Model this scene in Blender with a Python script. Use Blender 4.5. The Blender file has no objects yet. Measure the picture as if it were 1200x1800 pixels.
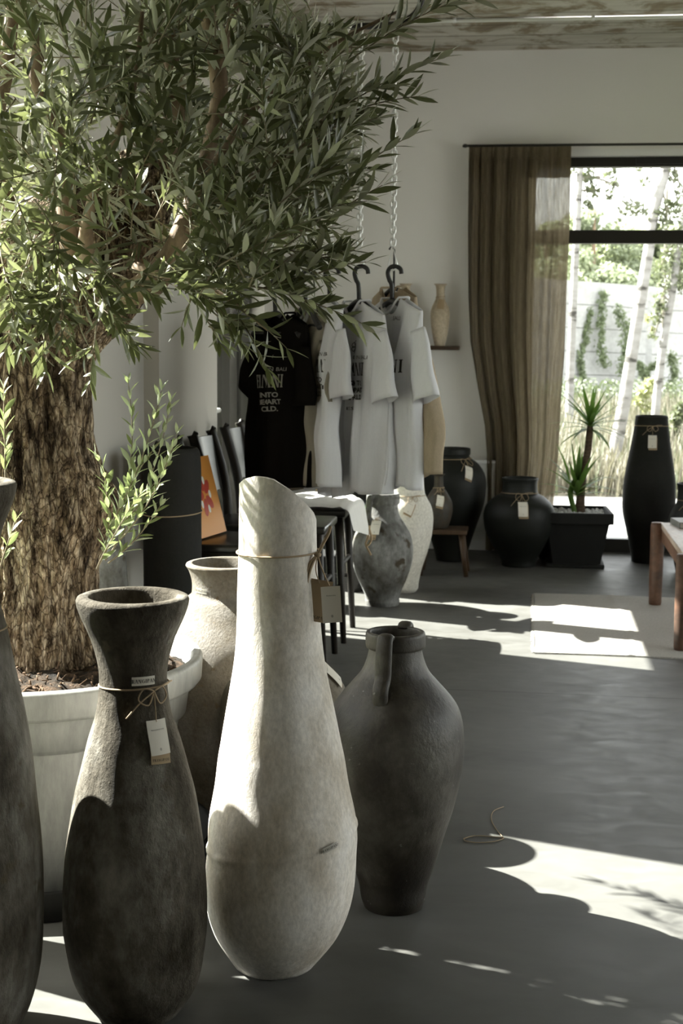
import bpy, math, random
from math import sin, cos, pi, radians, sqrt, atan2, tan
from mathutils import Vector, Matrix, noise
random.seed(7)
R = random.Random(11)
S = bpy.context.scene
C = S.collection

# ------------------------------------------------------------------ camera, light, exposure
CAM_H = 1.35; FPX = 2500.0
cd = bpy.data.cameras.new('camera'); cam = bpy.data.objects.new('camera', cd); C.objects.link(cam)
cd.sensor_fit = 'VERTICAL'; cd.sensor_height = 36.0; cd.sensor_width = 24.0; cd.lens = 36.0*FPX/1800
CR = Matrix.Rotation(radians(7.4), 3, 'Z') @ Matrix.Rotation(radians(90-7.1), 3, 'X') @ Matrix.Rotation(radians(.5), 3, 'Z')
cam.location = (0, 0, CAM_H); cam.rotation_euler = CR.to_euler()
cd.clip_start = .05; cd.clip_end = 400
cd.dof.use_dof = True; cd.dof.focus_distance = 3.2; cd.dof.aperture_fstop = 9.0
S.camera = cam

W = bpy.data.worlds.new('world'); S.world = W; W.use_nodes = True
nt = W.node_tree; bg = nt.nodes['Background']
sky = nt.nodes.new('ShaderNodeTexSky'); sky.sky_type = 'NISHITA'; sky.sun_disc = False
sky.sun_elevation = radians(41.5); sky.sun_rotation = radians(-72)
mx = nt.nodes.new('ShaderNodeMixRGB'); mx.inputs[0].default_value = .72; mx.inputs[2].default_value = (6.1, 5.75, 5.3, 1)
nt.links.new(sky.outputs[0], mx.inputs[1]); nt.links.new(mx.outputs[0], bg.inputs[0]); bg.inputs[1].default_value = .62

sl = bpy.data.lights.new('sun', 'SUN'); sun = bpy.data.objects.new('sun', sl); C.objects.link(sun)
sl.energy = 32.0; sl.angle = radians(.53); sl.color = (1, .965, .915)
SUNT = .887                                     # tangent of the sun's height
sdir = Vector((.953, -.302, -SUNT)).normalized()
sun.rotation_euler = sdir.to_track_quat('-Z', 'Y').to_euler()

S.view_settings.view_transform = 'Standard'; S.view_settings.look = 'None'
S.view_settings.gamma = 1.0; S.view_settings.use_curve_mapping = False
S.view_settings.exposure = .83

# ------------------------------------------------------------------ geometry helpers
def ray(px, py):
    return CR @ Vector(((px-600)/FPX, -(py-900)/FPX, -1))
def atY(px, py, Y):                              # the point of the plane y=Y in that direction
    d = ray(px, py); return Vector((0, 0, CAM_H)) + d*(Y/d.y)
def atD(px, py, D):
    return Vector((0, 0, CAM_H)) + ray(px, py)*D
def onfloor(px, py, h=0):
    d = ray(px, py); return Vector((0, 0, CAM_H)) + d*((h-CAM_H)/d.z)

class MB:
    def __init__(s): s.v = []; s.f = []
    def add(s, vs, fs, M=None):
        o = len(s.v)
        for p in vs:
            p = Vector(p); s.v.append(M @ p if M is not None else p)
        for f in fs: s.f.append([i+o for i in f])
        return s
    def box(s, c, d, M=None, bev=0):
        x, y, z = [k/2 for k in d]; cx, cy, cz = c
        if bev <= 0:
            vs = [(cx+a*x, cy+b*y, cz+e*z) for a in (-1, 1) for b in (-1, 1) for e in (-1, 1)]
            fs = [(0,1,3,2),(4,6,7,5),(0,4,5,1),(2,3,7,6),(0,2,6,4),(1,5,7,3)]
            return s.add(vs, fs, M)
        import bmesh
        bm = bmesh.new(); bmesh.ops.create_cube(bm, size=1)
        for v in bm.verts: v.co = Vector((v.co.x*d[0]+cx, v.co.y*d[1]+cy, v.co.z*d[2]+cz))
        bmesh.ops.bevel(bm, geom=bm.edges[:], offset=bev, segments=2, affect='EDGES', profile=.6)
        bm.verts.index_update()
        s.add([v.co.copy() for v in bm.verts], [[v.index for v in f.verts] for f in bm.faces], M); bm.free()
        return s
    def tube(s, pts, rad, n=8, cap=True, closed=False, flat=1.0):
        pts = [Vector(p) for p in pts]; m = len(pts)
        if not hasattr(rad, '__len__'): rad = [rad]*m
        o = len(s.v); up = None
        for i, p in enumerate(pts):
            if closed: t = pts[(i+1) % m]-pts[i-1]
            else: t = pts[min(i+1, m-1)]-pts[max(i-1, 0)]
            if t.length < 1e-9: t = Vector((0, 0, 1))
            t.normalize()
            if up is None:
                up = Vector((0, 0, 1)) if abs(t.z) < .9 else Vector((1, 0, 0))
            a = up - t*up.dot(t)
            if a.length < 1e-6: a = t.orthogonal()
            a.normalize(); up = a; b = t.cross(a)
            for k in range(n):
                an = 2*pi*k/n
                s.v.append(p + (a*cos(an)*flat + b*sin(an))*rad[i])
        for i in range(m if closed else m-1):
            j = (i+1) % m
            for k in range(n):
                l = (k+1) % n
                s.f.append([o+i*n+k, o+i*n+l, o+j*n+l, o+j*n+k])
        if cap and not closed:
            s.f.append([o+k for k in range(n)][::-1]); s.f.append([o+(m-1)*n+k for k in range(n)])
        return s
    def lathe(s, prof, n=64, c=(0, 0, 0), mod=None):
        o = len(s.v); m = len(prof)
        for i, (r, z) in enumerate(prof):
            for k in range(n):
                an = 2*pi*k/n; p = Vector((r*cos(an), r*sin(an), z))
                if mod: p = mod(p, an, i)
                s.v.append(p+Vector(c))
        for i in range(m-1):
            for k in range(n):
                l = (k+1) % n
                s.f.append([o+i*n+k, o+i*n+l, o+(i+1)*n+l, o+(i+1)*n+k])
        s.f.append([o+k for k in range(n)][::-1]); s.f.append([o+(m-1)*n+k for k in range(n)])
        return s
    def grid(s, fn, nu, nv, wrap=False):
        o = len(s.v)
        for j in range(nv+1):
            for i in range(nu if wrap else nu+1):
                s.v.append(Vector(fn(i/nu, j/nv)))
        w = nu if wrap else nu+1
        for j in range(nv):
            for i in range(nu):
                i2 = (i+1) % w
                s.f.append([o+j*w+i, o+j*w+i2, o+(j+1)*w+i2, o+(j+1)*w+i])
        return s
    def build(s, name, mat, parent=None, smooth=True, loc=None):
        me = bpy.data.meshes.new(name)
        off = Vector((0, 0, 0))
        if loc is not None: off = Vector(loc)
        me.from_pydata([tuple(v-off) for v in s.v], [], s.f); me.update()
        if smooth: me.shade_smooth()
        if mat: me.materials.append(mat)
        o = bpy.data.objects.new(name, me); C.objects.link(o)
        if loc is not None: o.location = off
        if parent is not None:
            o.parent = parent; o.matrix_parent_inverse = Matrix.Translation(-parent.location) if parent.type == 'EMPTY' and parent.rotation_euler.z == 0 else parent.matrix_basis.inverted()
        return o

def smoothprof(pr, k=6):
    """catmull-rom through profile points"""
    out = []
    n = len(pr)
    for i in range(n-1):
        p0 = pr[max(i-1, 0)]; p1 = pr[i]; p2 = pr[i+1]; p3 = pr[min(i+2, n-1)]
        for j in range(k):
            t = j/k
            out.append(tuple(.5*((2*p1[a]) + (-p0[a]+p2[a])*t + (2*p0[a]-5*p1[a]+4*p2[a]-p3[a])*t*t + (-p0[a]+3*p1[a]-3*p2[a]+p3[a])*t**3) for a in range(2)))
    out.append(tuple(pr[-1])); return out
def smooth3(pts, k=6):
    out = []; n = len(pts); pts = [Vector(p) for p in pts]
    for i in range(n-1):
        p0 = pts[max(i-1, 0)]; p1 = pts[i]; p2 = pts[i+1]; p3 = pts[min(i+2, n-1)]
        for j in range(k):
            t = j/k
            out.append(.5*((2*p1) + (p2-p0)*t + (2*p0-5*p1+4*p2-p3)*t*t + (3*p1-p0-3*p2+p3)*t**3))
    out.append(pts[-1].copy()); return out
def interp(tab, x):
    if x <= tab[0][0]: return tab[0][1]
    for (a, b), (c, d) in zip(tab, tab[1:]):
        if x <= c: return b+(d-b)*(x-a)/(c-a) if c > a else d
    return tab[-1][1]

def empty(name, loc, label, cat, group=None, rz=0):
    o = bpy.data.objects.new(name, None); C.objects.link(o); o.location = loc; o.rotation_euler = (0, 0, rz)
    o.empty_display_size = .1
    return tag(o, label, cat, group)
def tag(o, label=None, cat=None, group=None, kind=None):
    if label: o['label'] = label
    if cat: o['category'] = cat
    if group: o['group'] = group
    if kind: o['kind'] = kind
    return o
def struct(o, label=None, cat=None):
    o['kind'] = 'structure'
    if label: o['label'] = label
    if cat: o['category'] = cat
    return o
def dup(root, loc, rz, label, group=None):
    def cp(o, par):
        c = o.copy(); C.objects.link(c)
        if par is not None: c.parent = par
        for ch in list(o.children): cp(ch, c)
        return c
    r = cp(root, None); r.location = loc; r.rotation_euler = (0, 0, rz); r['label'] = label
    if group: r['group'] = group
    return r

# ------------------------------------------------------------------ materials
def newmat(name):
    m = bpy.data.materials.new(name); m.use_nodes = True
    return m, m.node_tree, m.node_tree.nodes['Principled BSDF']
def N(t, ty, **k):
    n = t.nodes.new(ty)
    for a, b in k.items():
        if a.startswith('i_'):
            n.inputs[a[2:].replace('_', ' ')].default_value = b
        else: setattr(n, a, b)
    return n
def plain(name, col, rough=.6, metal=0, spec=.5, coat=0, sheen=0):
    m, t, b = newmat(name)
    b.inputs['Base Color'].default_value = (*col, 1); b.inputs['Roughness'].default_value = rough
    b.inputs['Metallic'].default_value = metal; b.inputs['Specular IOR Level'].default_value = spec
    b.inputs['Coat Weight'].default_value = coat; b.inputs['Sheen Weight'].default_value = sheen
    return m
def ramp(t, src, stops):
    r = t.nodes.new('ShaderNodeValToRGB'); e = r.color_ramp.elements
    while len(e) < len(stops): e.new(.5)
    for k, (p, c) in enumerate(stops):
        e[k].position = p; e[k].color = (*c, 1) if len(c) == 3 else c
    t.links.new(src, r.inputs[0]); return r
def noisy(name, cols, scale=6, fine=90, rough=.8, bump=.3, bdist=.004, stretch=(1, 1, 1), spec=.3, speck=None, coords='Object', lo=.35, hi=.65):
    m, t, b = newmat(name); L = t.links.new
    tc = N(t, 'ShaderNodeTexCoord'); mp = N(t, 'ShaderNodeMapping'); mp.inputs['Scale'].default_value = stretch
    L(tc.outputs[coords], mp.inputs[0])
    n1 = N(t, 'ShaderNodeTexNoise', i_Scale=scale, i_Detail=8., i_Roughness=.65); L(mp.outputs[0], n1.inputs[0])
    n2 = N(t, 'ShaderNodeTexNoise', i_Scale=fine, i_Detail=6., i_Roughness=.7); L(mp.outputs[0], n2.inputs[0])
    k = len(cols)
    r1 = ramp(t, n1.outputs[0], [(lo+(hi-lo)*i/(k-1), c) for i, c in enumerate(cols)])
    r2 = ramp(t, n2.outputs[0], [(.3, (.62, .62, .62)), (.7, (1.15, 1.15, 1.15))])
    mu = N(t, 'ShaderNodeMixRGB', blend_type='MULTIPLY'); mu.inputs[0].default_value = .7
    L(r1.outputs[0], mu.inputs[1]); L(r2.outputs[0], mu.inputs[2]); out = mu.outputs[0]
    if speck:
        v = N(t, 'ShaderNodeTexNoise', i_Scale=speck[1], i_Detail=3.); L(tc.outputs[coords], v.inputs[0])
        r3 = ramp(t, v.outputs[0], [(speck[2], (0, 0, 0)), (speck[2]+.08, (1, 1, 1))])
        m2 = N(t, 'ShaderNodeMixRGB'); L(r3.outputs[0], m2.inputs[0]); L(out, m2.inputs[1]); m2.inputs[2].default_value = (*speck[0], 1); out = m2.outputs[0]
    L(out, b.inputs['Base Color'])
    b.inputs['Roughness'].default_value = rough; b.inputs['Specular IOR Level'].default_value = spec
    bp = N(t, 'ShaderNodeBump', i_Strength=bump, i_Distance=bdist)
    ad = N(t, 'ShaderNodeMath', operation='ADD'); L(n1.outputs[0], ad.inputs[0]); L(n2.outputs[0], ad.inputs[1])
    L(ad.outputs[0], bp.inputs['Height']); L(bp.outputs[0], b.inputs['Normal'])
    return m

M = {}
M['wall'] = plain('matt_wall_paint', (.80, .785, .75), .9, spec=.2)
M['white'] = plain('white_paint', (.78, .78, .76), .5)
M['black_metal'] = plain('black_frame', (.018, .016, .012), .4)
M['concrete_edge'] = M['wall']
def mat_floor():
    m, t, b = newmat('polished_concrete'); L = t.links.new
    tc = N(t, 'ShaderNodeTexCoord')
    mp = N(t, 'ShaderNodeMapping'); mp.inputs['Scale'].default_value = (1, 1.7, 1); L(tc.outputs['Object'], mp.inputs[0])
    n1 = N(t, 'ShaderNodeTexNoise', i_Scale=1.3, i_Detail=9., i_Roughness=.62, i_Distortion=.5); L(mp.outputs[0], n1.inputs[0])
    n2 = N(t, 'ShaderNodeTexNoise', i_Scale=7., i_Detail=8., i_Roughness=.6, i_Distortion=1.2); L(mp.outputs[0], n2.inputs[0])
    r1 = ramp(t, n1.outputs[0], [(.3, (.078, .077, .070)), (.5, (.104, .103, .095)), (.72, (.130, .129, .120))])
    r2 = ramp(t, n2.outputs[0], [(.3, (.86, .85, .83)), (.62, (1.03, 1.03, 1.03)), (.8, (1.12, 1.12, 1.1))])
    mu = N(t, 'ShaderNodeMixRGB', blend_type='MULTIPLY'); mu.inputs[0].default_value = 1; L(r1.outputs[0], mu.inputs[1]); L(r2.outputs[0], mu.inputs[2])
    # the saw-cut joint, parallel to the back wall
    sp = N(t, 'ShaderNodeSeparateXYZ'); L(tc.outputs['Object'], sp.inputs[0])
    s1 = N(t, 'ShaderNodeMath', operation='SUBTRACT'); s1.inputs[1].default_value = 5.355; L(sp.outputs[1], s1.inputs[0])
    ab = N(t, 'ShaderNodeMath', operation='ABSOLUTE'); L(s1.outputs[0], ab.inputs[0])
    lt = N(t, 'ShaderNodeMath', operation='LESS_THAN'); lt.inputs[1].default_value = .0035; L(ab.outputs[0], lt.inputs[0])
    m2 = N(t, 'ShaderNodeMixRGB'); L(lt.outputs[0], m2.inputs[0]); L(mu.outputs[0], m2.inputs[1]); m2.inputs[2].default_value = (.05, .045, .04, 1)
    L(m2.outputs[0], b.inputs['Base Color'])
    rr = ramp(t, n2.outputs[0], [(.3, (.40, .40, .40)), (.7, (.56, .56, .56))]); L(rr.outputs[0], b.inputs['Roughness'])
    b.inputs['Specular IOR Level'].default_value = .16
    bp = N(t, 'ShaderNodeBump', i_Strength=.12, i_Distance=.01); L(n1.outputs[0], bp.inputs['Height']); L(bp.outputs[0], b.inputs['Normal'])
    return m
M['floor'] = mat_floor()
def mat_ceiling():
    m, t, b = newmat('board_marked_concrete'); L = t.links.new
    tc = N(t, 'ShaderNodeTexCoord')
    mp = N(t, 'ShaderNodeMapping'); mp.inputs['Scale'].default_value = (.5, 5, 1); L(tc.outputs['Object'], mp.inputs[0])
    n1 = N(t, 'ShaderNodeTexNoise', i_Scale=2.2, i_Detail=8., i_Roughness=.65); L(mp.outputs[0], n1.inputs[0])
    n2 = N(t, 'ShaderNodeTexNoise', i_Scale=3.2, i_Detail=7., i_Roughness=.7, i_Distortion=.6); L(tc.outputs['Object'], n2.inputs[0])
    r1 = ramp(t, n1.outputs[0], [(.3, (.42, .40, .34)), (.6, (.58, .56, .50)), (.8, (.66, .64, .58))])
    r2 = ramp(t, n2.outputs[0], [(.47, (1, 1, 1)), (.58, (.42, .33, .21)), (.75, (.22, .16, .10))])
    mu = N(t, 'ShaderNodeMixRGB', blend_type='MULTIPLY'); mu.inputs[0].default_value = .85; L(r1.outputs[0], mu.inputs[1]); L(r2.outputs[0], mu.inputs[2])
    w = N(t, 'ShaderNodeTexWave', wave_type='BANDS', bands_direction='Y', i_Scale=1.1, i_Distortion=.3); L(tc.outputs['Object'], w.inputs[0])
    rw = ramp(t, w.outputs[0], [(.0, (.45, .42, .38)), (.05, (1, 1, 1))])
    m3 = N(t, 'ShaderNodeMixRGB', blend_type='MULTIPLY'); m3.inputs[0].default_value = .7; L(mu.outputs[0], m3.inputs[1]); L(rw.outputs[0], m3.inputs[2])
    L(m3.outputs[0], b.inputs['Base Color']); b.inputs['Roughness'].default_value = .9
    bp = N(t, 'ShaderNodeBump', i_Strength=.3, i_Distance=.01); L(n1.outputs[0], bp.inputs['Height']); L(bp.outputs[0], b.inputs['Normal'])
    return m
M['ceiling'] = mat_ceiling()
def mat_glass():
    m = bpy.data.materials.new('window_glass'); m.use_nodes = True; t = m.node_tree; t.nodes.clear(); L = t.links.new
    o = N(t, 'ShaderNodeOutputMaterial'); tr = N(t, 'ShaderNodeBsdfTransparent'); tr.inputs[0].default_value = (.94, .96, .95, 1)
    gl = N(t, 'ShaderNodeBsdfGlossy', i_Roughness=.02); fr = N(t, 'ShaderNodeFresnel', i_IOR=1.35)
    mi = N(t, 'ShaderNodeMixShader'); L(fr.outputs[0], mi.inputs[0]); L(tr.outputs[0], mi.inputs[1]); L(gl.outputs[0], mi.inputs[2]); L(mi.outputs[0], o.inputs[0])
    return m
M['glass'] = mat_glass()

M['grey_rough'] = noisy('rough_grey_clay', [(.03, .024, .015), (.10, .088, .068), (.25, .235, .20)], 6, 60, .92, 1, .010, (1, 1, .6), .15, ((.10, .085, .06), 22, .66))
M['grey_rough_pale'] = noisy('weathered_grey_clay', [(.035, .028, .018), (.125, .112, .09), (.27, .255, .225)], 6, 50, .92, 1, .010, (1, 1, .5), .15, ((.09, .075, .05), 18, .62))
M['white_clay'] = noisy('chalky_white_clay', [(.52, .46, .375), (.71, .665, .60), (.80, .77, .73)], 7, 120, .85, .35, .003, (1, 1, .55), .2)
M['dark_clay'] = noisy('dark_aged_clay', [(.010, .007, .004), (.032, .025, .016), (.11, .10, .08)], 4, 80, .5, .5, .004, (1, 1, .7), .5, ((.17, .16, .14), 60, .70))
M['dark_clay_rim'] = noisy('worn_dark_clay', [(.05, .048, .04), (.10, .10, .09), (.16, .16, .15)], 10, 90, .55, .5, .004, spec=.4)
M['beige_clay'] = noisy('sandy_beige_clay', [(.08, .065, .045), (.165, .145, .115), (.25, .235, .21)], 4, 130, .92, .8, .004, (1, 1, .8), .15, ((.15, .12, .08), 45, .64))
M['brown_clay'] = noisy('brown_grey_clay', [(.10, .085, .06), (.19, .165, .13), (.26, .24, .20)], 6, 90, .85, .5, .004)
M['mottled_clay'] = noisy('mottled_blue_grey_clay', [(.06, .055, .045), (.15, .15, .14), (.30, .30, .29)], 7, 60, .8, .6, .005, (1, 1, .6), .25, ((.05, .04, .025), 14, .58))
M['cream_glaze'] = noisy('cream_clay', [(.60, .57, .50), (.70, .68, .61)], 5, 80, .7, .2, .002)
M['black_clay'] = noisy('black_clay', [(.005, .006, .004), (.010, .011, .008)], 5, 60, .55, .3, .003, (1, 1, 3), .3)
M['charcoal_clay'] = noisy('charcoal_clay', [(.009, .009, .007), (.016, .015, .012)], 5, 90, .8, .3, .003)
M['teal_clay'] = noisy('dark_bronze_clay', [(.02, .03, .03), (.06, .045, .03), (.05, .05, .045)], 9, 80, .5, .3, .003)
M['sand_clay'] = noisy('pale_sand_clay', [(.42, .34, .24), (.56, .48, .36)], 8, 60, .85, .3, .003)
M['planter'] = noisy('white_planter', [(.36, .362, .34), (.41, .412, .39)], 3, 40, .45, .1, .002, (1, 1, .2), .4)
M['soil'] = noisy('soil', [(.012, .009, .006), (.05, .035, .022), (.16, .10, .06)], 22, 120, 1, 1, .02)
M['chip'] = noisy('bark_chip', [(.05, .03, .018), (.20, .13, .08)], 30, 100, 1, .4, .002)
M['twine'] = plain('jute_twine', (.36, .27, .17), .9)
M['card'] = plain('cream_card', (.66, .62, .54), .8)
M['kraft'] = plain('kraft_card', (.34, .25, .15), .9)
M['ink'] = plain('dark_ink', (.03, .025, .02), .8)
M['plate'] = plain('nickel_plate', (.36, .34, .30), .45, .4)
M['steel'] = plain('galvanised_steel', (.78, .79, .77), .42, .55)
M['black_plastic'] = plain('black_plastic', (.014, .013, .011), .5)
M['pot_black'] = noisy('black_pot', [(.006, .006, .005), (.010, .010, .008)], 5, 60, .8, .2, .003)
M['leather'] = plain('black_leather', (.016, .015, .012), .28, 0, .6)
M['dark_wood'] = noisy('black_stained_wood', [(.012, .010, .008), (.028, .022, .016)], 4, 40, .45, .2, .002, (1, 1, .1))
M['brown_wood'] = noisy('dark_brown_wood', [(.035, .02, .010), (.07, .04, .02)], 6, 60, .55, .2, .002, (1, 1, .1))
M['red_wood'] = noisy('worn_red_wood', [(.05, .027, .016), (.11, .054, .031), (.18, .10, .065)], 7, 60, .5, .3, .003, (.6, .2, .6), .4)
M['bench_top'] = noisy('worn_table_top', [(.30, .17, .11), (.42, .34, .28), (.50, .46, .42)], 5, 50, .45, .3, .003, (1, .2, 1), .4)
def cloth(name, col, rough=.9, tr=.25, alpha=0, weave=900, wav=.25, bump=.15):
    m = bpy.data.materials.new(name); m.use_nodes = True; t = m.node_tree; t.nodes.clear(); L = t.links.new
    o = N(t, 'ShaderNodeOutputMaterial'); tc = N(t, 'ShaderNodeTexCoord')
    n = N(t, 'ShaderNodeTexNoise', i_Scale=weave, i_Detail=3.)
    mp = N(t, 'ShaderNodeMapping'); mp.inputs['Scale'].default_value = (1, 1, .35); L(tc.outputs['Object'], mp.inputs[0]); L(mp.outputs[0], n.inputs[0])
    n2 = N(t, 'ShaderNodeTexNoise', i_Scale=weave*.25, i_Detail=4.); mp2 = N(t, 'ShaderNodeMapping'); mp2.inputs['Scale'].default_value = (1, 1, .12)
    L(tc.outputs['Object'], mp2.inputs[0]); L(mp2.outputs[0], n2.inputs[0])
    ad = N(t, 'ShaderNodeMath', operation='ADD'); L(n.outputs[0], ad.inputs[0]); L(n2.outputs[0], ad.inputs[1])
    hf = N(t, 'ShaderNodeMath', operation='MULTIPLY'); hf.inputs[1].default_value = .5; L(ad.outputs[0], hf.inputs[0])
    r = ramp(t, hf.outputs[0], [(.35, tuple(c*(1-wav) for c in col)), (.65, tuple(min(1, c*(1+wav*.6)) for c in col))])
    df = N(t, 'ShaderNodeBsdfDiffuse'); L(r.outputs[0], df.inputs[0])
    tl = N(t, 'ShaderNodeBsdfTranslucent'); L(r.outputs[0], tl.inputs[0])
    mi = N(t, 'ShaderNodeMixShader'); mi.inputs[0].default_value = tr; L(df.outputs[0], mi.inputs[1]); L(tl.outputs[0], mi.inputs[2])
    out = mi.outputs[0]
    if alpha:
        tp = N(t, 'ShaderNodeBsdfTransparent'); m2 = N(t, 'ShaderNodeMixShader')
        ra = ramp(t, hf.outputs[0], [(.40, (alpha*.35,)*3), (.60, (min(1, alpha*1.7),)*3)])
        L(ra.outputs[0], m2.inputs[0]); L(out, m2.inputs[1]); L(tp.outputs[0], m2.inputs[2]); out = m2.outputs[0]
    if bump:
        bp = N(t, 'ShaderNodeBump', i_Strength=bump, i_Distance=.002); L(hf.outputs[0], bp.inputs['Height'])
        L(bp.outputs[0], df.inputs['Normal'])
    L(out, o.inputs[0]); return m
M['tee_white'] = cloth('white_cotton', (.80, .80, .82), tr=.22, wav=.04, weave=400, bump=.05)
M['tee_black'] = cloth('black_cotton', (.008, .007, .006), tr=0, wav=.1, weave=400, bump=.05)
M['tee_taupe'] = cloth('taupe_cotton', (.30, .27, .22), tr=.1, wav=.05, weave=400, bump=.05)
M['linen_beige'] = cloth('beige_linen', (.52, .43, .31), tr=.3, wav=.12, weave=350, bump=.1)
M['bag_cloth'] = cloth('natural_cotton', (.74, .73, .70), tr=.15, wav=.06, weave=350, bump=.1)
M['curtain'] = cloth('olive_linen', (.22, .18, .12), tr=.5, alpha=.05, weave=420, wav=.3, bump=.1)
M['rug'] = noisy('woven_rug', [(.40, .385, .35), (.56, .54, .50)], 180, 420, .95, .8, .004, (.6, 2.2, 1), .1)
M['print_white'] = plain('grey_print', (.23, .22, .20), .8)

def mat_leaf(name, top, under, rough=.38, tr=.3):
    m = bpy.data.materials.new(name); m.use_nodes = True; t = m.node_tree; L = t.links.new
    b = t.nodes['Principled BSDF']; o = t.nodes['Material Output']
    g = N(t, 'ShaderNodeNewGeometry'); tc = N(t, 'ShaderNodeTexCoord')
    n = N(t, 'ShaderNodeTexNoise', i_Scale=9., i_Detail=2.); L(tc.outputs['Object'], n.inputs[0])
    r = ramp(t, n.outputs[0], [(.3, tuple(c*.65 for c in top)), (.7, tuple(c*1.45 for c in top))])
    mx = N(t, 'ShaderNodeMixRGB'); L(g.outputs['Backfacing'], mx.inputs[0]); L(r.outputs[0], mx.inputs[1]); mx.inputs[2].default_value = (*under, 1)
    L(mx.outputs[0], b.inputs['Base Color']); b.inputs['Roughness'].default_value = rough; b.inputs['Specular IOR Level'].default_value = .45
    tl = N(t, 'ShaderNodeBsdfTranslucent'); tl.inputs[0].default_value = (top[0]*2.1, top[1]*2.15, top[2]*1.7, 1)
    mi = N(t, 'ShaderNodeMixShader'); mi.inputs[0].default_value = tr
    L(b.outputs[0], mi.inputs[1]); L(tl.outputs[0], mi.inputs[2]); L(mi.outputs[0], o.inputs[0])
    return m
M['olive_leaf'] = mat_leaf('olive_leaf', (.080, .088, .042), (.52, .52, .42), .30, .28)
M['shoot_leaf'] = mat_leaf('young_olive_leaf', (.15, .18, .08), (.34, .37, .26), .4, .3)
M['yucca_leaf'] = mat_leaf('yucca_leaf', (.075, .14, .025), (.09, .16, .035), .45, .35)
M['rubber_leaf'] = mat_leaf('glossy_leaf', (.03, .07, .02), (.06, .12, .03), .25, .2)
M['birch_leaf'] = mat_leaf('birch_leaf', (.07, .082, .042), (.085, .098, .052), .5, .25)
M['yellow_leaf'] = mat_leaf('yellow_leaf', (.20, .21, .10), (.22, .23, .12), .5, .3)
M['pine'] = mat_leaf('pine_needles', (.23, .26, .18), (.24, .27, .19), .7, .25)
M['pine_light'] = mat_leaf('bright_pine_needles', (.30, .33, .22), (.30, .33, .22), .7, .25)
M['ivy'] = mat_leaf('ivy_leaf', (.12, .15, .08), (.13, .16, .09), .6, .25)
M['hedge'] = mat_leaf('undergrowth_leaf', (.055, .07, .035), (.06, .075, .04), .6, .2)
M['dry_grass'] = mat_leaf('dry_grass', (.135, .125, .095), (.14, .13, .10), .8, .12)
M['green_grass'] = mat_leaf('green_grass', (.075, .085, .05), (.08, .09, .055), .8, .15)
M['twig'] = noisy('olive_twig', [(.16, .13, .08), (.30, .26, .18)], 30, 90, .8, .3, .002)
M['limb'] = noisy('smooth_olive_bark', [(.11, .075, .045), (.20, .14, .09), (.28, .21, .15)], 9, 80, .8, .6, .004, (1, 1, .4))
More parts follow.
